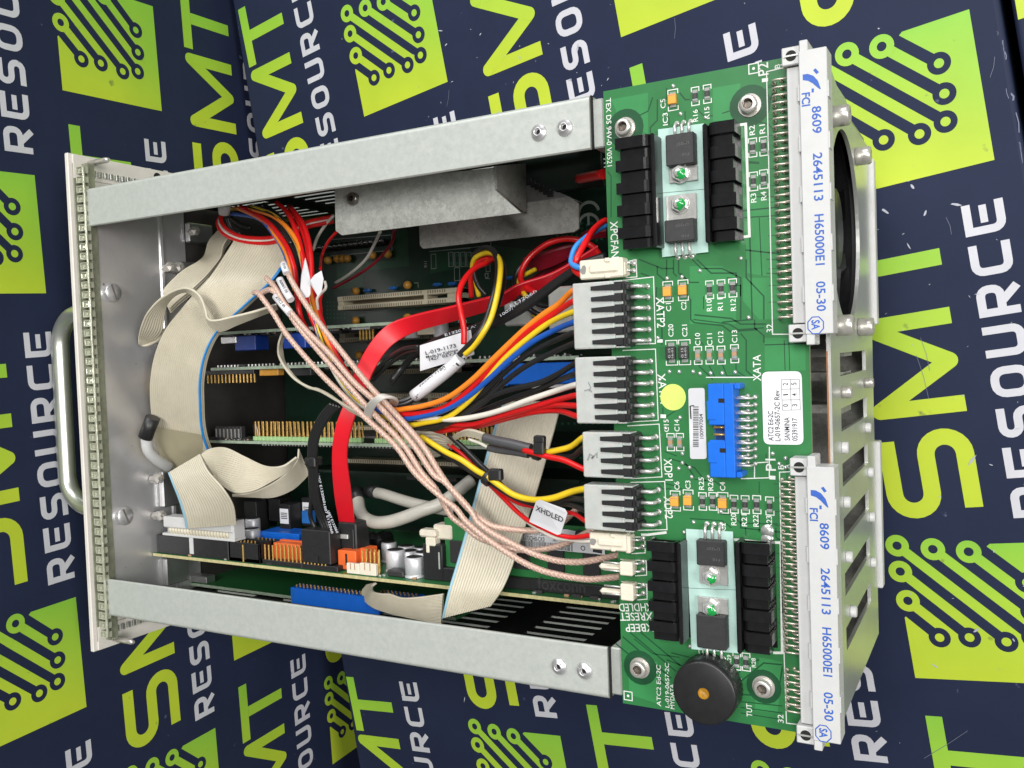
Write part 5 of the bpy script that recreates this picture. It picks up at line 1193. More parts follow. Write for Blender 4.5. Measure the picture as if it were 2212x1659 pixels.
# ------------------------------------------------------------------ galvanised drive brackets below the upper rail
db = thing('drive_bracket', (-100,80,-60), 'galvanised angle bracket with a dark screw under the upper rail', 'bracket')
zt = -24.0
P = [at('X',*q,zt) for q in ((723,407),(725,498),(738,508),(1125,460),(1070,411),(1066,362),(723,400))]
m = MB(); m.prism(P, (0,0,-1.2)); m.build('face_plate', GALV, db)
a1, a2, a3, a4 = at('X',1066,362,zt), at('X',1070,411,zt), at('X',1133,459,zt), at('X',1132,356,zt)
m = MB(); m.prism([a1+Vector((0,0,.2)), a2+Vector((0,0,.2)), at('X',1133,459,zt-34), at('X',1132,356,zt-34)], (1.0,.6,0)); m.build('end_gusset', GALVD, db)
m = MB(); q = at('X',765,430,zt); m.lathe((q.x,q.y,zt), (0,0,1), [(2.9,0),(2.9,1.9),(2.4,2.4),(1.3,2.4)], 22, caps=False); m.lathe((q.x,q.y,zt+2.4),(0,0,1),[(1.3,0),(1.25,-1.3),(0,-1.3)],6,1,smooth=False,caps=False); m.build('button_screw', [mat('dark_screw', (.22,.20,.18), .3, .9), DARKHOLE], db)
dr = thing('drive_tray', (-80,80,-80), 'dull galvanised drive tray below the angle bracket', 'drive tray')
zt2 = -62.0
P = [at('X',*q,zt2) for q in ((905,482),(907,530),(914,537),(1240,501),(1250,494),(1250,440),(1230,425),(905,470))]
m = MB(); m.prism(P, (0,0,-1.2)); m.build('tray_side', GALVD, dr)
P = [at('X',*q,zt2-6) for q in ((905,478),(1245,434),(1180,405),(1100,385),(900,440))]
m = MB(); m.prism(P, (0,0,-8)); m.build('drive_lid', mat('drive_lid', (.30,.30,.31), .35, .6), dr)
m = MB(); 
for i in range(6):
    p = at('X',1142+9*i,392+5*i,zt2-4); m.box(p.x-1.6,p.x+1.2,p.y-1.5,p.y+1.5,zt2-6,zt2-4.4,.2)
m.build('drive_parts', BLACKP, dr)
m = MB(); p = at('X',1190,352,zt2); m.box(p.x-24,p.x+22,p.y-12,p.y+14,zt2-10,zt2-7,.4); m.build('drive_board', CARD, dr)
# ================================================================== cables
def wire(name, pts, r, mt, root, n=8, sub=6):
    m = MB(); m.tube(smooth_curve(pts, sub), r, n); return m.build(name, mt, root)
def jit(pts, a, seed):
    rr = random.Random(seed); return [p + Vector((rr.uniform(-a,a), rr.uniform(-a,a), rr.uniform(-a,a))) for p in pts]
def ribbon(ea, eb, n, root=None, name='ribbon', blue=None, sub=8, th=.8, mt=RIB, amp=.42, bm=None):
    A = smooth_curve(ea, sub); B = smooth_curve(eb, sub); M_ = len(A); assert len(B) == M_
    prof = [((i+t)/n, h) for i in range(n) for t, h in ((.0,-.12),(.16,amp*.62),(.36,amp),(.64,amp),(.84,amp*.62))] + [(1.0,-.12)]
    K = len(prof); m = MB(); top = []; bot = []
    for j in range(M_):
        a, b = A[j], B[j]; w_ = b - a
        d = (A[min(j+1,M_-1)]+B[min(j+1,M_-1)]) - (A[max(j-1,0)]+B[max(j-1,0)])
        nn = w_.cross(d); nn = nn.normalized() if nn.length > 1e-6 else Vector((0,0,1))
        top.append([a + w_*t + nn*h for t, h in prof]); bot.append([a + w_*t - nn*(th*.55+h) for t, h in prof])
    vs = [v for r in top for v in r] + [v for r in bot for v in r]; o = M_*K; fs = []; mi = []
    for j in range(M_-1):
        for k in range(K-1):
            c = 1 if (blue == 0 and k < 5) or (blue == 1 and k >= K-6) else 0
            fs.append((j*K+k, j*K+k+1, (j+1)*K+k+1, (j+1)*K+k)); mi.append(c)
            fs.append((o+j*K+k, o+(j+1)*K+k, o+(j+1)*K+k+1, o+j*K+k+1)); mi.append(c)
        fs.append((j*K, (j+1)*K, o+(j+1)*K, o+j*K)); mi.append(1 if blue == 0 else 0)
        fs.append((j*K+K-1, o+j*K+K-1, o+(j+1)*K+K-1, (j+1)*K+K-1)); mi.append(1 if blue == 1 else 0)
    m.v = [tuple(v) for v in vs]; m.f = fs; m.m = mi; m.sm = [True]*len(fs)
    return m.build(name, [mt, bm or RIBB], root)
def flat(ea, eb, th, mt, root, name='flat_jacket'):
    A = smooth_curve(ea, 8); B = smooth_curve(eb, 8); m = MB(); sec = []
    for j in range(len(A)):
        a, b = A[j], B[j]; w_ = b-a; jj = max(0,j-1); kk = min(len(A)-1,j+1); d = (A[kk]+B[kk])-(A[jj]+B[jj]); nn = w_.cross(d).normalized(); wn = w_.normalized()
        sec.append([a+nn*th*.25, a+wn*th*.25+nn*th*.5, b-wn*th*.25+nn*th*.5, b+nn*th*.25, b-nn*th*.25, b-wn*th*.25-nn*th*.5, a+wn*th*.25-nn*th*.5, a-nn*th*.25])
    for k in range(8):                              # each face its own strip, so the edges stay crisp
        vs = [p for s_ in sec for p in (s_[k], s_[(k+1)%8])]
        m.add(vs, [(2*j, 2*j+1, 2*j+3, 2*j+2) for j in range(len(sec)-1)], 0, True)
    return m.build(name, mt, root)
# ------------------------------------------------------------------ grey ribbon cables on the left
rb1 = thing('ribbon_cable', (-230,30,-60), 'wide grey ribbon cable with a blue edge looping down behind the front sheet', 'ribbon cable')
ea = path('W', [(1490,-80,-42),(1440,0,-37),(1330,160,-28),(1180,330,-22),(1060,480,-20),(990,640,-20),(960,800,-22),(960,950,-26),(980,1100,-32),(1010,1230,-38),(1060,1370,-46)])
eb = path('W', [(1900,-90,-46),(1850,10,-42),(1740,170,-34),(1560,335,-29),(1395,490,-27),(1315,640,-27),(1283,800,-29),(1283,950,-33),(1292,1100,-38),(1325,1225,-44),(1390,1340,-50)])
ribbon(ea, eb, 24, rb1, 'ribbon', 1)
for d_ in (1,2):                       # further layers of the same cable showing at the outer edge
    e2 = [p + Vector((-1.6*d_,.4*d_,-1.4*d_)) for p in ea[2:]]; f2 = [p + Vector((-.3*d_,0,-1.4*d_)) for p in eb[2:]]
    ribbon(e2, f2, 24, rb1, 'ribbon_layer')
m = MB(); 
P0 = path('W', [(975,1098,-31.0),(1160,1130,-33.6),(1292,1150,-39.2)]); P1 = path('W', [(1050,1362,-44.6),(1160,1366,-46.4),(1300,1290,-46.6)])
m.add([p+Vector((0,0,.9)) for p in P0+P1], [(0,3,4,1),(1,4,5,2)], 0, True); m.build('tape_patch', mat('amber_tape', (.40,.36,.24), .3, 0, .05, 100), rb1)
# top fold of the wide cable running under the rail, and the stack of layers beside it
rb2 = thing('ribbon_cable', (-230,70,-60), 'grey ribbon cable folded in a tight loop below the upper rail', 'ribbon cable')
for i in range(3):
    o_ = Vector((-1.2*i,-1.0*i,-1.5*i))
    ea = [p+o_ for p in path('A', [(800,720,-62),(690,850,-60),(640,1010,-57),(560,1090,-46),(400,1180,-40),(260,1300,-36),(160,1420,-33),(170,1520,-33)])]
    eb = [p+o_ for p in path('A', [(930,790,-52),(860,900,-50),(830,1030,-46),(720,1180,-40),(620,1290,-36),(480,1420,-32),(330,1540,-30),(230,1640,-30)])]
    ribbon(ea, eb, 12, rb2, 'ribbon')
rb3 = thing('ribbon_cable', (-225,30,-40), 'narrow grey ribbon cable curling in a loop over the wide one', 'ribbon cable')
ea = path('W', [(1760,318,-24),(1620,362,-20),(1480,395,-16),(1370,418,-12),(1325,405,-11),(1312,350,-11),(1275,262,-11),(1200,214,-11),(1110,228,-12),(1010,290,-13),(935,372,-15),(900,450,-18),(880,530,-22)])
eb = path('W', [(1770,345,-30),(1640,395,-27),(1510,448,-24),(1415,488,-21),(1352,462,-18),(1322,420,-16),(1265,300,-16),(1195,240,-16),(1115,262,-18),(1060,330,-22),(1045,420,-25),(1030,500,-28),(960,560,-30)])
ribbon(ea, eb, 9, rb3, 'ribbon')
ea = path('W', [(880,530,-22),(885,575,-24),(930,585,-27),(1000,560,-30),(1045,520,-31),(1062,470,-30)])
eb = path('W', [(960,560,-30),(965,575,-31),(980,560,-32),(985,520,-33),(990,505,-33),(1000,490,-33)])
ribbon(ea, eb, 9, rb3, 'ribbon_end')
rb4 = thing('ribbon_cable', (-210,-60,-60), 'grey ribbon cable twisting in a wide curl above the white ribbon socket', 'ribbon cable')
ea = path('W', [(1075,1395,-26),(1105,1470,-25),(1140,1560,-26),(1170,1660,-28),(1188,1745,-31)])
eb = path('W', [(1278,1275,-22),(1330,1380,-18),(1425,1490,-19),(1490,1600,-24),(1508,1720,-30)])
ribbon(ea, eb, 20, rb4, 'ribbon', 0, bm=RIBL)
ea = path('W', [(1278,1278,-22),(1340,1238,-27),(1440,1232,-34),(1560,1288,-40),(1690,1348,-44),(1800,1352,-48),(1890,1295,-54)])
eb = path('W', [(1360,1410,-19),(1420,1475,-24),(1500,1522,-30),(1610,1512,-38),(1730,1452,-46),(1830,1385,-52),(1900,1310,-56)])
ribbon(ea, eb, 18, rb4, 'ribbon_curl')
ea = path('W', [(1900,1240,-58),(1890,1310,-55),(1830,1388,-53),(1720,1465,-47),(1600,1515,-40),(1480,1532,-34)])
eb = path('W', [(1965,1402,-66),(1930,1440,-65),(1860,1500,-62),(1740,1545,-56),(1600,1542,-46),(1480,1536,-38)])
ribbon(ea, eb, 18, rb4, 'ribbon_return')
# ------------------------------------------------------------------ ribbon on the right
rb5 = thing('ribbon_cable', (-60,-60,-60), 'grey ribbon cable running straight down from the blue socket to the lower fold', 'ribbon cable')
ea = path('X', [(1087,868,-54),(1060,950,-48),(1030,1060,-40),(1003,1160,-33),(983,1230,-28),(968,1280,-24),(955,1335,-23)])
eb = path('X', [(1215,868,-54),(1190,960,-48),(1158,1070,-40),(1128,1160,-33),(1105,1230,-28),(1085,1275,-24),(1062,1308,-25)])
ribbon(ea, eb, 20, rb5, 'ribbon', 0, bm=RIBL)
ea = path('F', [(1100,1318,-44),(1052,1360,-42),(1062,1420,-38),(1150,1448,-34),(1260,1452,-32),(1400,1498,-28),(1600,1490,-26),(1890,1448,-25)])
eb = path('N', [(178,490,-50),(146,540,-50),(165,590,-47),(220,635,-42),(300,665,-37),(400,690,-33),(520,715,-31),(655,742,-29)])
ribbon(ea, eb, 20, rb5, 'ribbon_fold')
rb6 = thing('ribbon_cable', (-170,10,-40), 'slim grey ribbon twisting from the pale-edged card down to the white cable tie', 'ribbon cable')
ea = path('D', [(1120,170,-52),(1085,250,-44),(1055,350,-38),(1048,460,-34),(1085,560,-31),(1160,680,-29),(1260,780,-27),(1400,860,-26),(1560,920,-25),(1720,1010,-22),(1900,1110,-19),(2090,1215,-16)])
eb = path('D', [(1150,190,-56),(1125,270,-48),(1098,370,-42),(1110,460,-39),(1125,560,-36),(1180,660,-32),(1290,790,-31),(1420,880,-30),(1520,890,-28),(1700,985,-26),(1880,1130,-23),(2100,1245,-20)])
ribbon(ea, eb, 5, rb6, 'ribbon')
# flat cable that ends in shrink sleeves
# ------------------------------------------------------------------ plugs on the four power headers
PLUGINK = mat('marker_ink', (.28,.28,.28), .6)
def plug(root, key, k, xl):
    xb, y0, y1, n = hdr[key]; x0 = at(k,*xl,9.0).x; ya, yb = y0+2.3, y1-2.3
    m = MB(); m.box(x0, xb-2.8, yb, ya, 1.0, 9.0, .45)
    for i in range(n+1):
        yy = ya - (ya-yb)*i/n; w_ = .55
        m.box(xb-2.9, xb+.6, max(yb,yy-w_), min(ya,yy+w_), 2.4, 8.9, .2)
    o = m.build('plug_housing', MILKY, root)
    for i in range(n):
        yy = y0 + (y1-y0)*i/(n-1); L_ = xb - x0
        m = MB(); m.prism([(x0+L_*.40,yy-.75,9.02),(xb-.4,yy-1.25,9.02),(xb+.4,yy-1.25,9.02),(xb+.4,yy+1.25,9.02),(xb-.4,yy+1.25,9.02),(x0+L_*.40,yy+.75,9.02)], (0,0,.5)); m.build('locking_ramp', BLACKP, root, o)
    return x0, [y0 + (y1-y0)*i/(n-1) for i in range(n)]
R1 = 1.18
def bundle_tail(seed, off):
    """the part of the loom from the tie up to the rail"""
    base = [(800,868,-16),(762,838,-17),(722,778,-19),(694,712,-21),(676,650,-23),(662,590,-25),(640,520,-28),(596,470,-33),(540,448,-38)]
    rr = random.Random(seed); return [un(u+off[0]*(1-.15*i), v+off[1]*(1-.15*i), z-abs(off[0])*.05) for i,(u,v,z) in enumerate(base)]
h1 = thing('wire_harness', (-30,40,-10), 'six-way power loom of orange, red, yellow, blue and black wires into XATP2', 'wire harness', 'power looms plugged into the adapter board')
x0, ys = plug(h1, 'XATP2', 'M', (1492,400))
def W6(col_, pts, zs, mt, root, yi, x0, tail=None, r=R1):
    P = [Vector((x0+1.5, yi, 5.2)), Vector((x0-1.5, yi, 5.2))]
    n = len(pts); P += [at('M',x,y,zs[0]+(zs[1]-zs[0])*((i+1)/n)**.8) for i,(x,y) in enumerate(pts)]
    if tail: P += bundle_tail(len(pts), tail)
    wire('wire', P, r, mt, root)
W6(0, [(1400,318),(1300,385),(1180,482),(1000,652),(850,800),(700,910),(560,962),(430,985),(330,985)], (4,-11), WO, h1, ys[0], x0, (0,-14))
W6(0, [(1380,372),(1200,492),(1040,642),(880,820),(720,950),(560,1008),(340,1012)], (3.5,-12.5), WR, h1, ys[1], x0, (8,-8))
W6(0, [(1350,432),(1210,532),(1050,672),(930,815),(830,935),(700,1035),(560,1072),(400,1082)], (3,-14), WY, h1, ys[2], x0, (-6,10))
W6(0, [(1380,482),(1230,562),(1080,682),(950,802),(820,912),(680,992),(540,1032),(380,1045)], (2.5,-12), WB, h1, ys[3], x0, (-9,4))
W6(0, [(1350,562),(1200,642),(1060,752),(940,872),(800,975),(640,1060),(500,1095)], (2,-16), WK, h1, ys[4], x0, (2,0))
W6(0, [(1330,642),(1180,722),(1050,822),(900,962),(760,1050),(640,1092),(500,1108),(420,1100)], (1.5,-17), WK, h1, ys[5], x0, (6,6))
h2_ = thing('wire_harness', (-30,10,-10), 'six-way power loom of black, white and red wires into XATP1', 'wire harness', 'power looms plugged into the adapter board')
x0, ys = plug(h2_, 'XATP1', 'M', (1508,870))
W6(0, [(1400,762),(1270,822),(1100,862),(960,912),(820,1002),(700,1070),(560,1108)], (3,-15), WK, h2_, ys[0], x0, (10,0))
W6(0, [(1380,812),(1250,872),(1130,912),(1000,962),(880,1012),(760,1070)], (2,-18), WK, h2_, ys[1], x0, None)
W6(0, [(1380,872),(1200,932),(1040,992),(900,1030),(740,1054),(600,1048),(420,1040)], (3,-14), WW, h2_, ys[2], x0, (-12,12))
W6(0, [(1380,932),(1200,982),(1000,1042),(850,1086),(700,1082),(560,1085)], (2.5,-17), WR, h2_, ys[3], x0, (14,-4))
W6(0, [(1380,962),(1250,986),(1050,1042),(900,1086),(740,1110),(600,1110)], (2,-19), WR, h2_, ys[4], x0, (16,2))
W6(0, [(1400,998),(1250,1006),(1100,1040),(900,1092),(700,1120),(600,1116)], (1,-20), WR, h2_, ys[5], x0, (12,6))
# marker smudges on the plugs
m = MB(); stroke(m, [at('M',1565,870,9.1), at('M',1600,862,9.1), at('M',1612,880,9.1)], .5, lift=.05); stroke(m, [at('M',1590,815,9.1), at('M',1605,850,9.1), at('M',1595,875,9.1)], .4, lift=.05); m.build('marker_scribble', PLUGINK, h2_)
h3 = thing('wire_harness', (-30,-20,-10), 'four-way loom into XDP1 with grey shrink sleeves and a black cable tie', 'wire harness', 'power looms plugged into the adapter board')
x0, ys = plug(h3, 'XDP1', 'M', (1553,1260))
for pts, zs, mt, i in (([(1480,1225),(1400,1248),(1320,1262),(1230,1262)],(4,-3),WY,0),([(1480,1295),(1380,1285),(1270,1280),(1200,1275)],(2,-5),WK,1),([(1440,1315),(1330,1290),(1240,1265),(1180,1250)],(5,-1),WR,3)):
    P = [Vector((x0+1.5, ys[i], 5.2)), Vector((x0-1.2, ys[i], 5.2))] + [at('M',x,y,zs[0]+(zs[1]-zs[0])*((k+1)/len(pts))) for k,(x,y) in enumerate(pts)]
    wire('wire', P, R1, mt, h3)
SHRINK = mat('grey_shrink_sleeve', (.075,.075,.08), .4, 0, .1, 200)
wire('shrink_sleeve', path('M', [(930,1170,-5),(1000,1190,-4),(1100,1210,-3),(1180,1230,-2.5),(1225,1240,-2.5)]), 2.1, SHRINK, h3, 10)
wire('shrink_sleeve', path('M', [(955,1235,-8),(1030,1250,-7),(1120,1262,-6),(1210,1278,-5)]), 1.5, SHRINK, h3, 10)
wire('wire', path('M', [(830,1180,-12),(900,1205,-10),(960,1238,-8)]), .7, WW, h3)
ea = path('M', [(420,1110,-26),(520,1130,-26),(620,1135,-24),(700,1170,-20),(750,1140,-14),(830,1118,-9),(940,1148,-5)])
eb = path('M', [(440,1200,-30),(520,1270,-30),(620,1295,-28),(690,1250,-24),(730,1200,-18),(800,1160,-13),(940,1190,-7)])
ribbon(ea, eb, 8, h3, 'flat_cable', None, 8, .9)
m = MB(); a = at('M',1280,1215,2); m.obox(a, (2.2,3.6,1.6), (Vector((1,-.05,0)),Vector((.05,1,0)),Vector((0,0,1))), .5); m.obox(at('M',1282,1180,3.0), (1.9,1.2,.9), None, .3); m.build('tie_head', BLACKP, h3)
m = MB(); c = at('M',1268,1262,-2.5); m.lathe(c-Vector((1.5,-.4,0)), (1,-.25,0), [(3.0,0),(3.3,.3),(3.3,2.6),(3.0,3.0)], 20); m.build('tie_band', BLACKP, h3)
m = MB(); stroke(m, [at('M',1585,1315,9.1), at('M',1600,1275,9.1), at('M',1625,1290,9.1), at('M',1610,1305,9.1)], .55, lift=.05); stroke(m, [at('M',1610,1300,9.1), at('M',1645,1270,9.1), at('M',1645,1300,9.1)], .5, lift=.05); m.build('marker_scribble', PLUGINK, h3)
h4 = thing('wire_harness', (-30,-50,-10), 'four-way loom into XDP2 led by a thick yellow wire through a black tie', 'wire harness', 'power looms plugged into the adapter board')
x0, ys = plug(h4, 'XDP2', 'M', (1560,1560))
def W4(pts, zs, mt, i, r=R1):
    P = [Vector((x0+1.5, ys[i], 5.2)), Vector((x0-1.2, ys[i], 5.2))] + [at('M',x,y,zs[0]+(zs[1]-zs[0])*((k+1)/len(pts))) for k,(x,y) in enumerate(pts)]
    wire('wire', P, r, mt, h4)
W4([(1480,1515),(1360,1555),(1240,1565),(1120,1535),(1020,1470),(950,1420),(880,1380),(780,1310),(690,1265),(600,1210),(520,1160)], (4,-16), WY, 0, 1.3)
W4([(1470,1560),(1360,1580),(1250,1580),(1120,1550),(1010,1485),(940,1440),(860,1395),(760,1330),(660,1270),(560,1200)], (2,-19), WK, 1)
W4([(1460,1590),(1350,1595),(1240,1590),(1110,1545),(1020,1455),(960,1395),(900,1340),(800,1240),(700,1150)], (1,-18), WK, 2)
W4([(1500,1655),(1400,1640),(1250,1610),(1130,1580),(1010,1490),(900,1390),(780,1270),(700,1210)], (1,-22), WR, 3, .9)
m = MB(); c = at('M',955,1425,-9); d_ = (at('M',1000,1465,-9)-at('M',900,1385,-9)).normalized(); m.lathe(c-d_*1.6, d_, [(3.3,0),(3.6,.3),(3.6,2.9),(3.3,3.2)], 20); m.obox(at('M',1000,1405,-6), (3.0,2.4,1.8), None, .6); m.build('tie_band', BLACKP, h4)
# ------------------------------------------------------------------ small plugs
def small_plug(root, k, box_, pit_):
    (xa,ya),(xb_,yb_) = box_; a = at(k,xa,ya,7); b = at(k,xb_,yb_,7)
    m = MB(); m.box(a.x, b.x, min(a.y,b.y), max(a.y,b.y), 1.2, 7.0, .5); L_ = b.x-a.x; hy = abs(a.y-b.y); yc = (a.y+b.y)/2
    m.box(a.x+L_*.25, a.x+L_*.9, yc-hy*.22, yc+hy*.2, 6.9, 7.8, .5); m.box(a.x+L_*.6, a.x+L_*.72, yc+hy*.3, yc+hy*.52, 5, 7.6, .3); m.box(a.x+L_*.6, a.x+L_*.72, yc-hy*.52, yc-hy*.3, 5, 7.6, .3)
    o = m.build('plug_housing', CREAM, root)
    m = MB(); rr = random.Random(int(a.y*10)); vs = []
    for i in range(10):
        t = 2*math.pi*i/10; q = 1.6*rr.uniform(.6,1.2); vs.append((a.x+L_*.1+q*math.cos(t), yc+q*math.sin(t), 7.04))
    m.add(vs, [tuple(range(10))]); m.build('marker_blot', mat('blot', (.25,.24,.23), .5) , root, o)
    return a.x, yc, hy
hf = thing('fan_lead', (-15,75,-10), 'red and light blue lead in a white plug marked XPCFAN', 'wire harness')
xa_, yc, hy = small_plug(hf, 'M', ((1530,42),(1810,142)), 2.54)
wire('wire', [Vector((xa_+2,yc+1.3,4)), Vector((xa_-1.5,yc+1.3,4))] + path('C', [(1560,700,2),(1560,620,0),(1610,500,-3),(1720,400,-8),(1850,310,-14),(1960,250,-20)]), 1.15, WLB, hf)
wire('wire', [Vector((xa_+2,yc-1.3,4)), Vector((xa_-1.0,yc-1.3,3.5))] + path('C', [(1590,770,0),(1600,690,2),(1640,590,1),(1720,450,-3),(1800,320,-9),(1880,240,-15),(1960,190,-20)]), 1.25, WR, hf)
hl = thing('led_lead', (-15,-75,-10), 'thin red and white lead with a white XHDLED flag into a small plug', 'wire harness')
xa_, yc, hy = small_plug(hl, 'N', ((1597,155),(1835,280)), 2.54)
wire('wire', [Vector((xa_+2,yc+1.3,4)), Vector((xa_-1,yc+1.3,4))] + path('G', [(1680,775,3),(1560,785,1),(1400,755,0),(1250,690,-1),(1050,590,-4),(900,470,-8),(760,330,-12),(640,210,-16),(580,150,-20)]), .95, WR, hl)
wire('wire', [Vector((xa_+2,yc-1.0,4)), Vector((xa_-1,yc-1.0,3.5))] + path('G', [(1650,830,1),(1540,810,-1),(1380,790,-2),(1220,715,-3),(1040,600,-6),(900,430,-12),(700,260,-18)]), .85, WW, hl)
m = MB(); P = path('G', [(1140,360,5.0),(1185,342,5.0),(1480,450,5.0),(1508,500,4.6),(1470,620,3),(1430,745,1.2),(1390,755,.8),(1060,600,-.6),(1070,560,0)])
m.prism(P, (0,0,.15)); fo = m.build('flag_label', PAPER, hl)
tx = MB(); nrm = (P[1]-P[6]).cross(P[3]-P[6]); nrm = nrm if nrm.z > 0 else -nrm
text(tx, 'XHDLED', at('G',1135,462,4.2), at('G',1460,600,3.6), 2.4, n=nrm, lift=.35); tx.build('printing', INK, hl, fo)
# ------------------------------------------------------------------ braided coaxial leads
kx = [
 ([('X',612,566,-14),('X',628,603,-12),('X',659,655,-10),('X',693,702,-9),('X',753,778,-7),('X',800,836,-5),('X',836,874,-4),('M',520,1200,-5),('M',640,1390,-6)],
  [('G',150,230,-8),('G',270,370,-9),('G',400,500,-10),('G',600,560+80,-12),('G',800,682,-14),('G',1000,702,-16),('G',1180,700,-20),('G',1400,640,-24),('G',1640,430,-26)], 'braided coaxial lead ending behind the XHDLED flag'),
 ([('X',575,600,-18),('X',595,622,-13),('X',618,660,-11),('X',660,712,-10),('X',710,762,-8),('X',765,826,-6),('X',815,872,-4.2),('M',470,1210,-4.5),('M',600,1400,-5)],
  [('G',60,130,-6.5),('G',250,330,-7),('G',370,470,-7.5),('G',450,600,-8),('G',600,720,-8.5),('G',800,830,-9),('G',1000,930,-9.5),('G',1200,1010,-10),('G',1400,1060,-10),('G',1600,1075,-10),('G',1800,1055,-10),('G',2060,1000,-10),('G',2200,960,-10)], 'braided coaxial lead curving to the board edge above XRESET'),
 ([('X',562,634,-16),('X',585,626,-13),('X',605,645,-12),('X',640,700,-11),('X',700,772,-9),('X',752,832,-7),('X',800,886,-5),('M',400,1200,-5),('M',520,1380,-7),('M',620,1500,-9)],
  [('G',130,520,-12),('G',300,660,-13),('G',450,780,-14),('G',650,862,-15),('G',850,922,-17),('G',1050,935,-19),('G',1250,920,-21),('G',1450,870,-22),('G',1600,800,-23),('G',1850,670,-24)], 'braided coaxial lead bending up across the memory label'),
 ([('X',548,632,-20),('X',560,636,-14),('X',590,676,-12),('X',622,726,-10),('X',682,796,-9),('X',738,852,-7),('X',790,903,-5.5),('M',360,1220,-5),('M',490,1400,-6)],
  [('G',60,340,-8),('G',200,450,-8.5),('G',300,580,-9),('G',450,715,-9),('G',600,830,-9),('G',800,965,-9),('G',1000,1085,-9),('G',1200,1172,-9),('G',1400,1225,-9),('G',1600,1262,-9),('G',1800,1278,-9),('G',2080,1250,-9),('G',2200,1225,-9)], 'braided coaxial lead hanging lowest towards XBEEP'),
]
for a, b, lab in kx:
    root = thing('coaxial_lead', (-120,-20,-20), lab, 'cable', 'pale braided coaxial leads')
    P = smooth_curve([at(*q) for q in a+b], 8)
    m = MB(); m.tube(P, 1.22, 12); m.build('jacket', COAX, root)
    # woven strands: two families of helices laid on the jacket
    L = 0; acc = [0]
    for i in range(1, len(P)): L += (P[i]-P[i-1]).length; acc.append(L)
    def onp(s_):
        lo = 0
        for i in range(len(acc)-1):
            if acc[i+1] >= s_: lo = i; break
        else: lo = len(acc)-2
        t = (s_-acc[lo])/max(1e-6, acc[lo+1]-acc[lo]); return P[lo].lerp(P[lo+1], t), (P[lo+1]-P[lo]).normalized()
    N_ = int(L/1.1); st_ = MB(); sd_ = MB()
    fr = []
    u_ = None
    for i in range(N_):
        c, t = onp(L*i/(N_-1))
        if u_ is None: u_ = t.cross(Vector((0,0,1))).normalized()
        u_ = (u_ - t*u_.dot(t)).normalized(); fr.append((c,t,u_,t.cross(u_)))
    for fam, dest in ((1,st_),(-1,sd_)):
        for ph in range(4):
            pts = []
            for i,(c,t,u__,v__) in enumerate(fr):
                an = fam*(i*1.1/7.5)*2*math.pi + ph*math.pi/2; pts.append(c + u__*(1.24*math.cos(an)) + v__*(1.24*math.sin(an)))
            dest.tube(pts, .17, 4, 0, False)
    st_.build('strands', COAXH, root); sd_.build('strands', COAXD, root)
# white number sleeves on the coaxial leads
def sleeve(pts, r, lab, sx):
    P = [at(*q) for q in pts]; root = thing('marker_sleeve', P[0], lab, 'sleeve', 'white marker sleeves on the coaxial leads')
    m = MB(); m.tube(P, r, 14); m.build('sleeve', PAPER, root)
    t_ = MB(); d_ = (P[-1]-P[0]); n_ = (C0 - P[0]).normalized(); n_ = (n_ - d_.normalized()*n_.dot(d_.normalized())).normalized(); s_ = n_.cross(d_.normalized())
    text(t_, sx, P[0]+d_*.15+n_*(r+.05)-s_*.6, P[0]+d_*.75+n_*(r+.05)-s_*.6, 1.2, n=n_, lift=.05); t_.build('printing', INK, root)
sleeve([('A',1560,1110,-12),('A',1600,1220,-11)],1.75,'white marker sleeve at the very top of the coaxial leads','019 004')
sleeve([('A',1515,1290,-12),('A',1585,1430,-11),('A',1650,1535,-10)],1.8,'white marker sleeve in the middle of the coaxial leads, fully readable side up','R0003 05')
sleeve([('A',1470,1490,-12),('A',1560,1600,-11),('A',1640,1690,-10)],1.8,'white marker sleeve lowest on the coaxial leads','ATC2 05')
for k in range(2):
    P = [path('A', [(1820,1040,-12),(1850,1150,-12),(1880,1300,-13),(1880,1470,-14),(1860,1500,-14),(1780,1518,-15),(1755,1490,-15),(1775,1240,-14)]), path('A', [(1880,1300,-10),(1930,1240,-10),(2010,1190,-11),(2035,1290,-12),(2010,1440,-13),(1970,1495,-13),(1875,1335,-11)])][k]
    root = thing('flag_label', P[0], ('folded white flag label hanging on the red wires','white flag label standing out to the right of the red wires')[k], 'label')
    m = MB(); m.prism(P, (0,0,.2)); m.build('flag', PAPER, root)
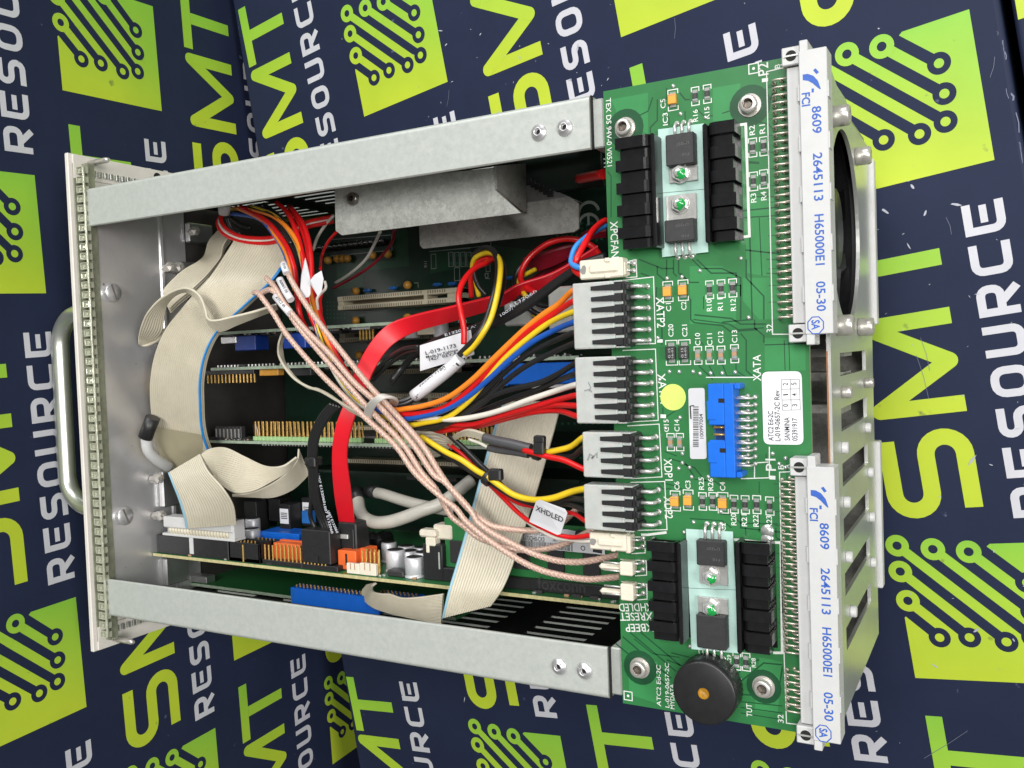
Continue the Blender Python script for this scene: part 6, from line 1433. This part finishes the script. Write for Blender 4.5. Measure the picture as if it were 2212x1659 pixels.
# ------------------------------------------------------------------ loom coming out under the upper rail
ul = thing('wire_harness', (-180,80,-50), 'loom of red, orange, black and blue wires dropping from under the upper rail', 'wire harness')
zr = (-36,-30,-26,-24,-23)
for pts, mt, r in (([(1060,440,-40),(1350,600,-34),(1500,760,-30),(1620,950,-26),(1690,1180,-23),(1715,1420,-21),(1745,1650,-20),(1790,1800,-20),(1900,1980,-20)],WR,1.3),([(1000,445,-41),(1300,590,-36),(1460,770,-31),(1580,960,-27),(1650,1180,-24),(1690,1420,-22)],WO,1.0),
  ([(1480,390,-40),(1600,500,-36),(1700,700,-31),(1775,950,-27),(1800,1150,-25),(1820,1400,-23),(1860,1650,-22),(1960,1900,-22)],WR,1.25),([(1640,440,-40),(1790,640,-34),(1870,900,-29),(1895,1200,-26),(1890,1450,-24),(1930,1660,-23),(1990,1880,-22)],WR,1.25),([(1620,430,-41),(1750,640,-36),(1840,920,-31),(1860,1200,-28),(1870,1450,-26),(1900,1680,-25)],WR,1.2),
  ([(950,520,-44),(1250,570,-38),(1400,700,-33),(1550,930,-29),(1640,1180,-26)],WB,1.1),([(1200,440,-42),(1450,600,-37),(1600,800,-33),(1690,1000,-29),(1735,1250,-27),(1750,1500,-26)],WK,1.3),([(1330,410,-42),(1520,560,-38),(1650,760,-34),(1720,1000,-30),(1740,1300,-28)],WK,1.2),([(1260,430,-40),(1400,520,-37),(1560,700,-33),(1660,880,-30)],WK,1.2),([(1080,470,-44),(940,460,-46),(880,470,-48)],WY,.9),
  ([(2150,545,-50),(2050,660,-52),(1960,800,-54),(1910,950,-58)],WW,.8),([(2180,740,-50),(2080,860,-54),(2010,1020,-56),(1995,1170,-40)],WR,.8),([(2050,1320,-20),(2055,1400,-18),(1960,1510,-18),(1965,1640,-22),(1930,1800,-26)],WW,.7),([(2020,1420,-20),(1990,1540,-22),(2000,1680,-26),(1975,1850,-28)],WR,.9)):
    wire('wire', path('A', pts), r, mt, ul)
loop = [(820,530,-46),(790,640,-44),(860,760,-42),(1050,842,-41),(1280,868,-41),(1500,838,-42),(1800,690,-46),(2150,610,-52)]
for d_, mt, r in ((0,WR,1.15),(-26,WW,.8),(-58,WR,1.1)):
    wire('wire', path('A', [(x + (0 if i else 10)-d_*.6*(1 if i < 3 else 0), y+d_, z-1) for i,(x,y,z) in enumerate(loop)]), r, mt, ul)
for pts in ([(900,560,-50),(950,680,-52),(1060,760,-54)],[(940,560,-50),(1060,650,-52),(1180,690,-54)]): wire('wire', path('A', pts), 1.2, WK, ul)
m = MB(); a = at('A',865,465,-40); b = at('A',865,520,-41); m.lathe(a, b-a, [(3.4,-3),(3.2,0),(3.0,(b-a).length)], 16); m.build('end_boot', WHITEP, ul)
# thin white/red pair crossing above the slot
tp_ = thing('wire_pair', (-180,70,-100), 'thin white and red pair of wires crossing above the ivory slot', 'wire')
wire('wire', path('B', [(1150,140,-80),(1080,290,-88),(1000,440,-95),(900,550,-100),(760,660,-105),(625,742,-110)]), .85, WW, tp_)
wire('wire', path('B', [(1320,120,-80),(1290,260,-86),(1190,400,-92),(1060,530,-98),(900,640,-103),(760,720,-107),(600,805,-110)]), .85, WDR, tp_)
# ------------------------------------------------------------------ natural cable tie round the loom
tie = thing('cable_tie', at('X',815,885,-6), 'milky white cable tie round the coaxial leads and loom', 'cable tie')
tp = path('M', [(225,1085,-16),(195,1060,-10),(188,1010,-4),(215,955,1),(260,918,3),(310,905,1),(350,925,-5),(345,960,-14),(300,1020,-21),(250,1080,-21),(225,1085,-16)])
ax_ = (at('M',330,1010,-6)-at('M',210,970,-6)).normalized()
flat([p-ax_*2.3 for p in tp], [p+ax_*2.3 for p in tp], 1.3, TIEW, tie, 'band')
# ------------------------------------------------------------------ red flat drive cable
dc = thing('drive_cable', (-120,0,-60), 'flat bright red drive cable sweeping across the middle of the chassis', 'cable')
ea = path('X', [(733,1128,-46),(722,1060,-36),(718,980,-28),(726,920,-24),(748,860,-26),(768,800,-30),(797,745,-36),(832,706,-42),(880,684,-46),(980,660,-50),(1080,634,-54),(1120,613,-58),(1200,585,-66),(1290,530,-76)])
eb = path('X', [(766,1128,-46),(758,1060,-36),(750,985,-29),(760,925,-26),(782,865,-29),(806,805,-34),(832,762,-41),(862,735,-47),(905,714,-52),(990,690,-57),(1080,662,-60),(1130,636,-64),(1210,610,-72),(1295,560,-80)])
flat(ea, eb, 1.5, WRS, dc)
# ------------------------------------------------------------------ black printed cables with a paper label
bc = thing('wire_harness', (-110,25,-60), 'black printed wires with a white paper label near the middle', 'wire harness')
for k_, o_ in enumerate((0,14,28)):
    wire('wire', path('C', [(1960,600+o_,-30),(1700,690+o_*1.4,-28),(1560,780+o_*1.4,-28),(1300,960+o_*2,-30),(1000,1180+o_*2,-33),(700,1330+o_*2.4,-36),(350,1470+o_*2.4,-40),(60,1560+o_*2.4,-44),(-250,1720+o_*1.5,-48),(-420,1900+o_,-50),(-560,2080+o_,-46)]), 1.35, WK, bc)
PW = mat('white_wire_print', (.50,.52,.58), .6); tx = MB()
for sx,a,b,off in (('E132060',(840,1215),(1110,1060),-8),('1007/1569 80/105',(725,1325),(1190,1040),8),('E132060 AWM',(70,1555),(480,1435),0)):
    A_ = at('C',a[0],a[1],-31.0); B_ = at('C',b[0],b[1],-29.5); text(tx, sx, A_, B_, 1.1, n=(C0-A_).normalized(), lift=1.2)
tx.build('wire_print', PW, bc)
m = MB(); P = path('M', [(518,582,-30),(842,482,-28),(865,640,-29),(520,745,-31)]); m.prism(P, (0,0,.25)); lo = m.build('paper_label', PAPER, bc)
nrm = (P[1]-P[0]).cross(P[3]-P[0]); nrm = nrm if nrm.z > 0 else -nrm
tx = MB(); Z_ = lambda x,y: at('M',x,y,-29.6)
for sx,a,b,h in (('L-019-1173',(560,642),(762,590),1.6),('Made by Kablage',(563,663),(775,613),1.1),('1427  REV:A',(582,680),(768,637),1.4)): text(tx, sx, Z_(*a), Z_(*b), h, n=nrm, lift=.7)
tx.build('printing', INK, bc, lo)
for pts in ([(515,590,-31),(400,610,-36),(300,680,-42),(210,770,-46)],[(515,610,-32),(420,630,-38),(310,710,-44),(215,800,-48)]): wire('wire', path('M', pts), 1.1, WK, bc)
# lower half of the same bundle, running down to the crimp housing
lb_ = thing('wire_harness', (-150,-50,-50), 'black wires tied together and dropping into the crimp housing', 'wire harness')
for k_, (dx, mt) in enumerate(((0,WK),(11,WK),(22,WK),(33,WK))):
    wire('wire', [at('D',1690+dx*3.2,1050+dx,-26), at('D',1560+dx*2.6,1200+dx*.6,-26), at('D',1450+dx*2.4,1430,-28), at('D',1425+dx*2.2,1640,-30), at('F',330+dx*2.2,60,-32), at('F',340+dx*2.4,330,-36), at('F',400+dx*2.6 if k_ else 330,540,-40), at('F',470+dx*2.6 if k_ else 400,705,-42)], 1.15, mt, lb_)
tx = MB(); 
for a,b in (((408,40),(470,330)),((480,400),(560,690)),((525,480),(615,690))):
    A_ = at('F',*a,-33.5); B_ = at('F',*b,-39.5); text(tx, '1007 E132060', A_, B_, 1.1, n=(C0-A_).normalized(), lift=1.3)
tx.build('wire_print', PW, lb_)
m = MB(); c = at('W',1998,1320,-30); m.lathe(c+Vector((0,2,0)), (0,-1,0), [(4.0,0),(4.4,.4),(4.4,3.4),(4.0,3.8)], 18); m.obox(c+Vector((2.5,0,3)), (2.2,2.4,1.6), None, .5); m.build('tie_band', BLACKP, lb_)
# ------------------------------------------------------------------ power lead with the sleeve
pl_ = thing('wire_harness', (-60,40,-60), 'red, black and yellow drive lead ending in a white printed sleeve', 'wire harness')
wire('wire', path('C', [(380,1100,-70),(370,900,-68),(400,780,-66),(440,690,-64),(540,640,-62),(630,640,-58),(560,690,-50),(440,740,-42),(330,840,-34),(250,980,-28),(230,1120,-24),(260,1290,-22),(290,1480,-22),(290,1650,-22)]), 1.35, WR, pl_)
wire('wire', path('C', [(560,1080,-70),(450,940,-68),(400,720,-66),(430,580,-62),(540,520,-58),(640,560,-50),(690,700,-42),(680,900,-34),(620,1150,-28),(540,1400,-24),(430,1570,-22),(330,1680,-22),(180,1830,-22)]), 1.4, WK, pl_)
wire('wire', path('C', [(470,1090,-72),(430,920,-70),(390,760,-66),(420,640,-62),(540,580,-58),(650,590,-50),(715,680,-42),(715,850,-34),(680,1080,-28),(610,1340,-24),(510,1530,-22),(400,1680,-22),(300,1770,-22)]), 1.3, WY, pl_)
wire('wire', path('C', [(720,640,-48),(755,760,-44),(750,950,-40),(690,1180,-34),(600,1380,-28)]), 1.3, WK, pl_)
m = MB(); P = path('M', [(775,665,-21),(700,735,-20.5),(600,815,-20),(480,905,-20)]); m.tube(smooth_curve(P,4), 2.9, 18); slv = m.build('white_sleeve', PAPER, pl_)
n_ = (C0-P[1]).normalized(); d_ = (P[3]-P[0]).normalized(); n_ = (n_-d_*n_.dot(d_)).normalized(); s_ = n_.cross(d_)
tx = MB(); n1 = (n_*.93+s_*.36).normalized(); n2 = (n_*.9-s_*.43).normalized(); y1_ = n1.cross(d_); y2_ = n2.cross(d_)
text(tx, 'Made by Rimaster', P[0]+d_*1.2+n1*2.9-y1_*.8, P[3]-d_*1.2+n1*2.9-y1_*.8, 1.9, n=n1, lift=.14); text(tx, '0617 R0003', P[0]+d_*7+n2*2.9-y2_*.9, P[3]-d_*6.5+n2*2.9-y2_*.9, 1.9, n=n2, lift=.14); tx.build('printing', INK, pl_, slv)
for o_ in (-12,10): wire('wire', path('M', [(490,905+o_,-20),(430,940+o_,-18),(350,960+o_,-16),(290,950+o_,-16)]), 1.4, WK, pl_)
# ------------------------------------------------------------------ dark red looped lead
rl_ = thing('wire_harness', (-20,50,-100), 'looped red and black lead with dark red sleeves beside the board', 'wire harness')
wire('wire', path('C', [(1130,1040,-60),(1010,970,-62),(960,880,-64),(990,740,-66),(1100,590,-68),(1290,460,-70),(1500,410,-72),(1680,440,-74),(1800,500,-76),(1880,590,-78)]), 1.5, WR, rl_)
wire('wire', path('C', [(960,1150,-62),(900,1000,-64),(895,870,-66),(960,740,-68),(1080,630,-70)]), 1.5, WK, rl_)
wire('wire', path('C', [(1020,1090,-62),(940,950,-64),(960,860,-66),(1050,810,-70),(1130,770,-74)]), 1.2, WY, rl_)
flat(path('C', [(990,640,-78),(1150,590,-78),(1350,520,-80),(1560,460,-82)]), path('C', [(1120,800,-84),(1250,760,-84),(1420,690,-86),(1590,580,-88)]), 3.0, WDR, rl_, 'dark_red_sleeve')
flat(path('C', [(1000,920,-92),(1200,800,-92),(1400,640,-92),(1700,340,-94),(1960,280,-96)]), path('C', [(1050,970,-96),(1270,860,-96),(1500,720,-96),(1760,430,-98),(1960,380,-100)]), 3.0, WDR, rl_, 'dark_red_sleeve')
wire('wire', path('C', [(1060,1030,-64),(1130,1150,-66),(1220,1190,-68),(1300,1200,-70)]), 1.4, WK, rl_)
wire('wire', path('C', [(960,1180,-66),(1050,1230,-66),(1150,1290,-68),(1260,1320,-70)]), 1.3, WK, rl_)
wire('wire', path('C', [(1100,1290,-72),(1160,1330,-72),(1260,1390,-72),(1340,1440,-74)]), 1.2, WY, rl_)
wire('wire', path('H', [(1700,1115,-30),(1620,1130,-40),(1540,1145,-52)]), 2.2, WR, rl_)
# milky drive plugs deeper down
dp = thing('drive_power_plug', (-40,20,-90), 'milky plastic drive plug half hidden below the loom', 'plug')
p0 = at('C',1270,980,-66); p1 = at('C',1580,1500,-66); m = MB(); m.box(p0.x,p1.x,p1.y,p0.y,-82,-66,.8); m.build('housing', MILKY, dp)
p0 = at('C',760,1300,-84); p1 = at('C',1080,1130,-84); m = MB(); m.box(p0.x,p1.x,p0.y-6,p1.y,-96,-84,.8); m.box(p1.x,p1.x+12,p0.y-4,p1.y-2,-95,-86,.6); m.build('plug_half', MILKY, dp)
# ------------------------------------------------------------------ thick grey cables
for pts, lab in (([('F',1105,260,-70),('F',1200,280,-68),('F',1400,345,-64),('F',1600,400,-62),('F',1850,450,-62),('F',2000,470,-66)],'thick grey cable stub pointing left above the capacitors'),
   ([('F',890,345,-66),('F',905,450,-62),('F',960,545,-58),('F',1080,605,-54),('F',1250,602,-52),('F',1450,545,-52),('F',1650,465,-54),('F',1850,395,-58),('F',2030,270,-64),('F',2230,110,-72)],'thick grey cable bent in a wide curve above the capacitors')):
    root = thing('grey_cable', at(*pts[0]), lab, 'cable', 'thick grey cables')
    m = MB(); m.tube(smooth_curve([at(*q) for q in pts], 8), 3.3 if 'bent' in lab else 2.9, 14); m.build('jacket', WGY, root)
    m = MB(); a = at(*pts[0]); b = at(*pts[1]); d_ = (a-b).normalized(); m.cyl(a-d_*.5, a+d_*7, 3.6, 14); m.build('boot', BLACKP, root)
# black and white leads at the front sheet
fb = thing('front_lead', (-280,-20,-40), 'white lead with a black sleeve against the front sheet', 'cable')
wire('white_jacket', path('W', [(930,1160,-22),(945,1250,-24),(1000,1310,-30),(1080,1360,-40)]), 3.0, WHITEP, fb, 12)
m = MB(); m.tube(path('W', [(975,1040,-23),(925,1170,-22)]), 3.9, 14); m.build('black_sleeve', BLACKP, fb)
# ------------------------------------------------------------------ tidy up
t_ = bpy.data.scenes.get('tmp')
if t_: bpy.data.scenes.remove(t_)
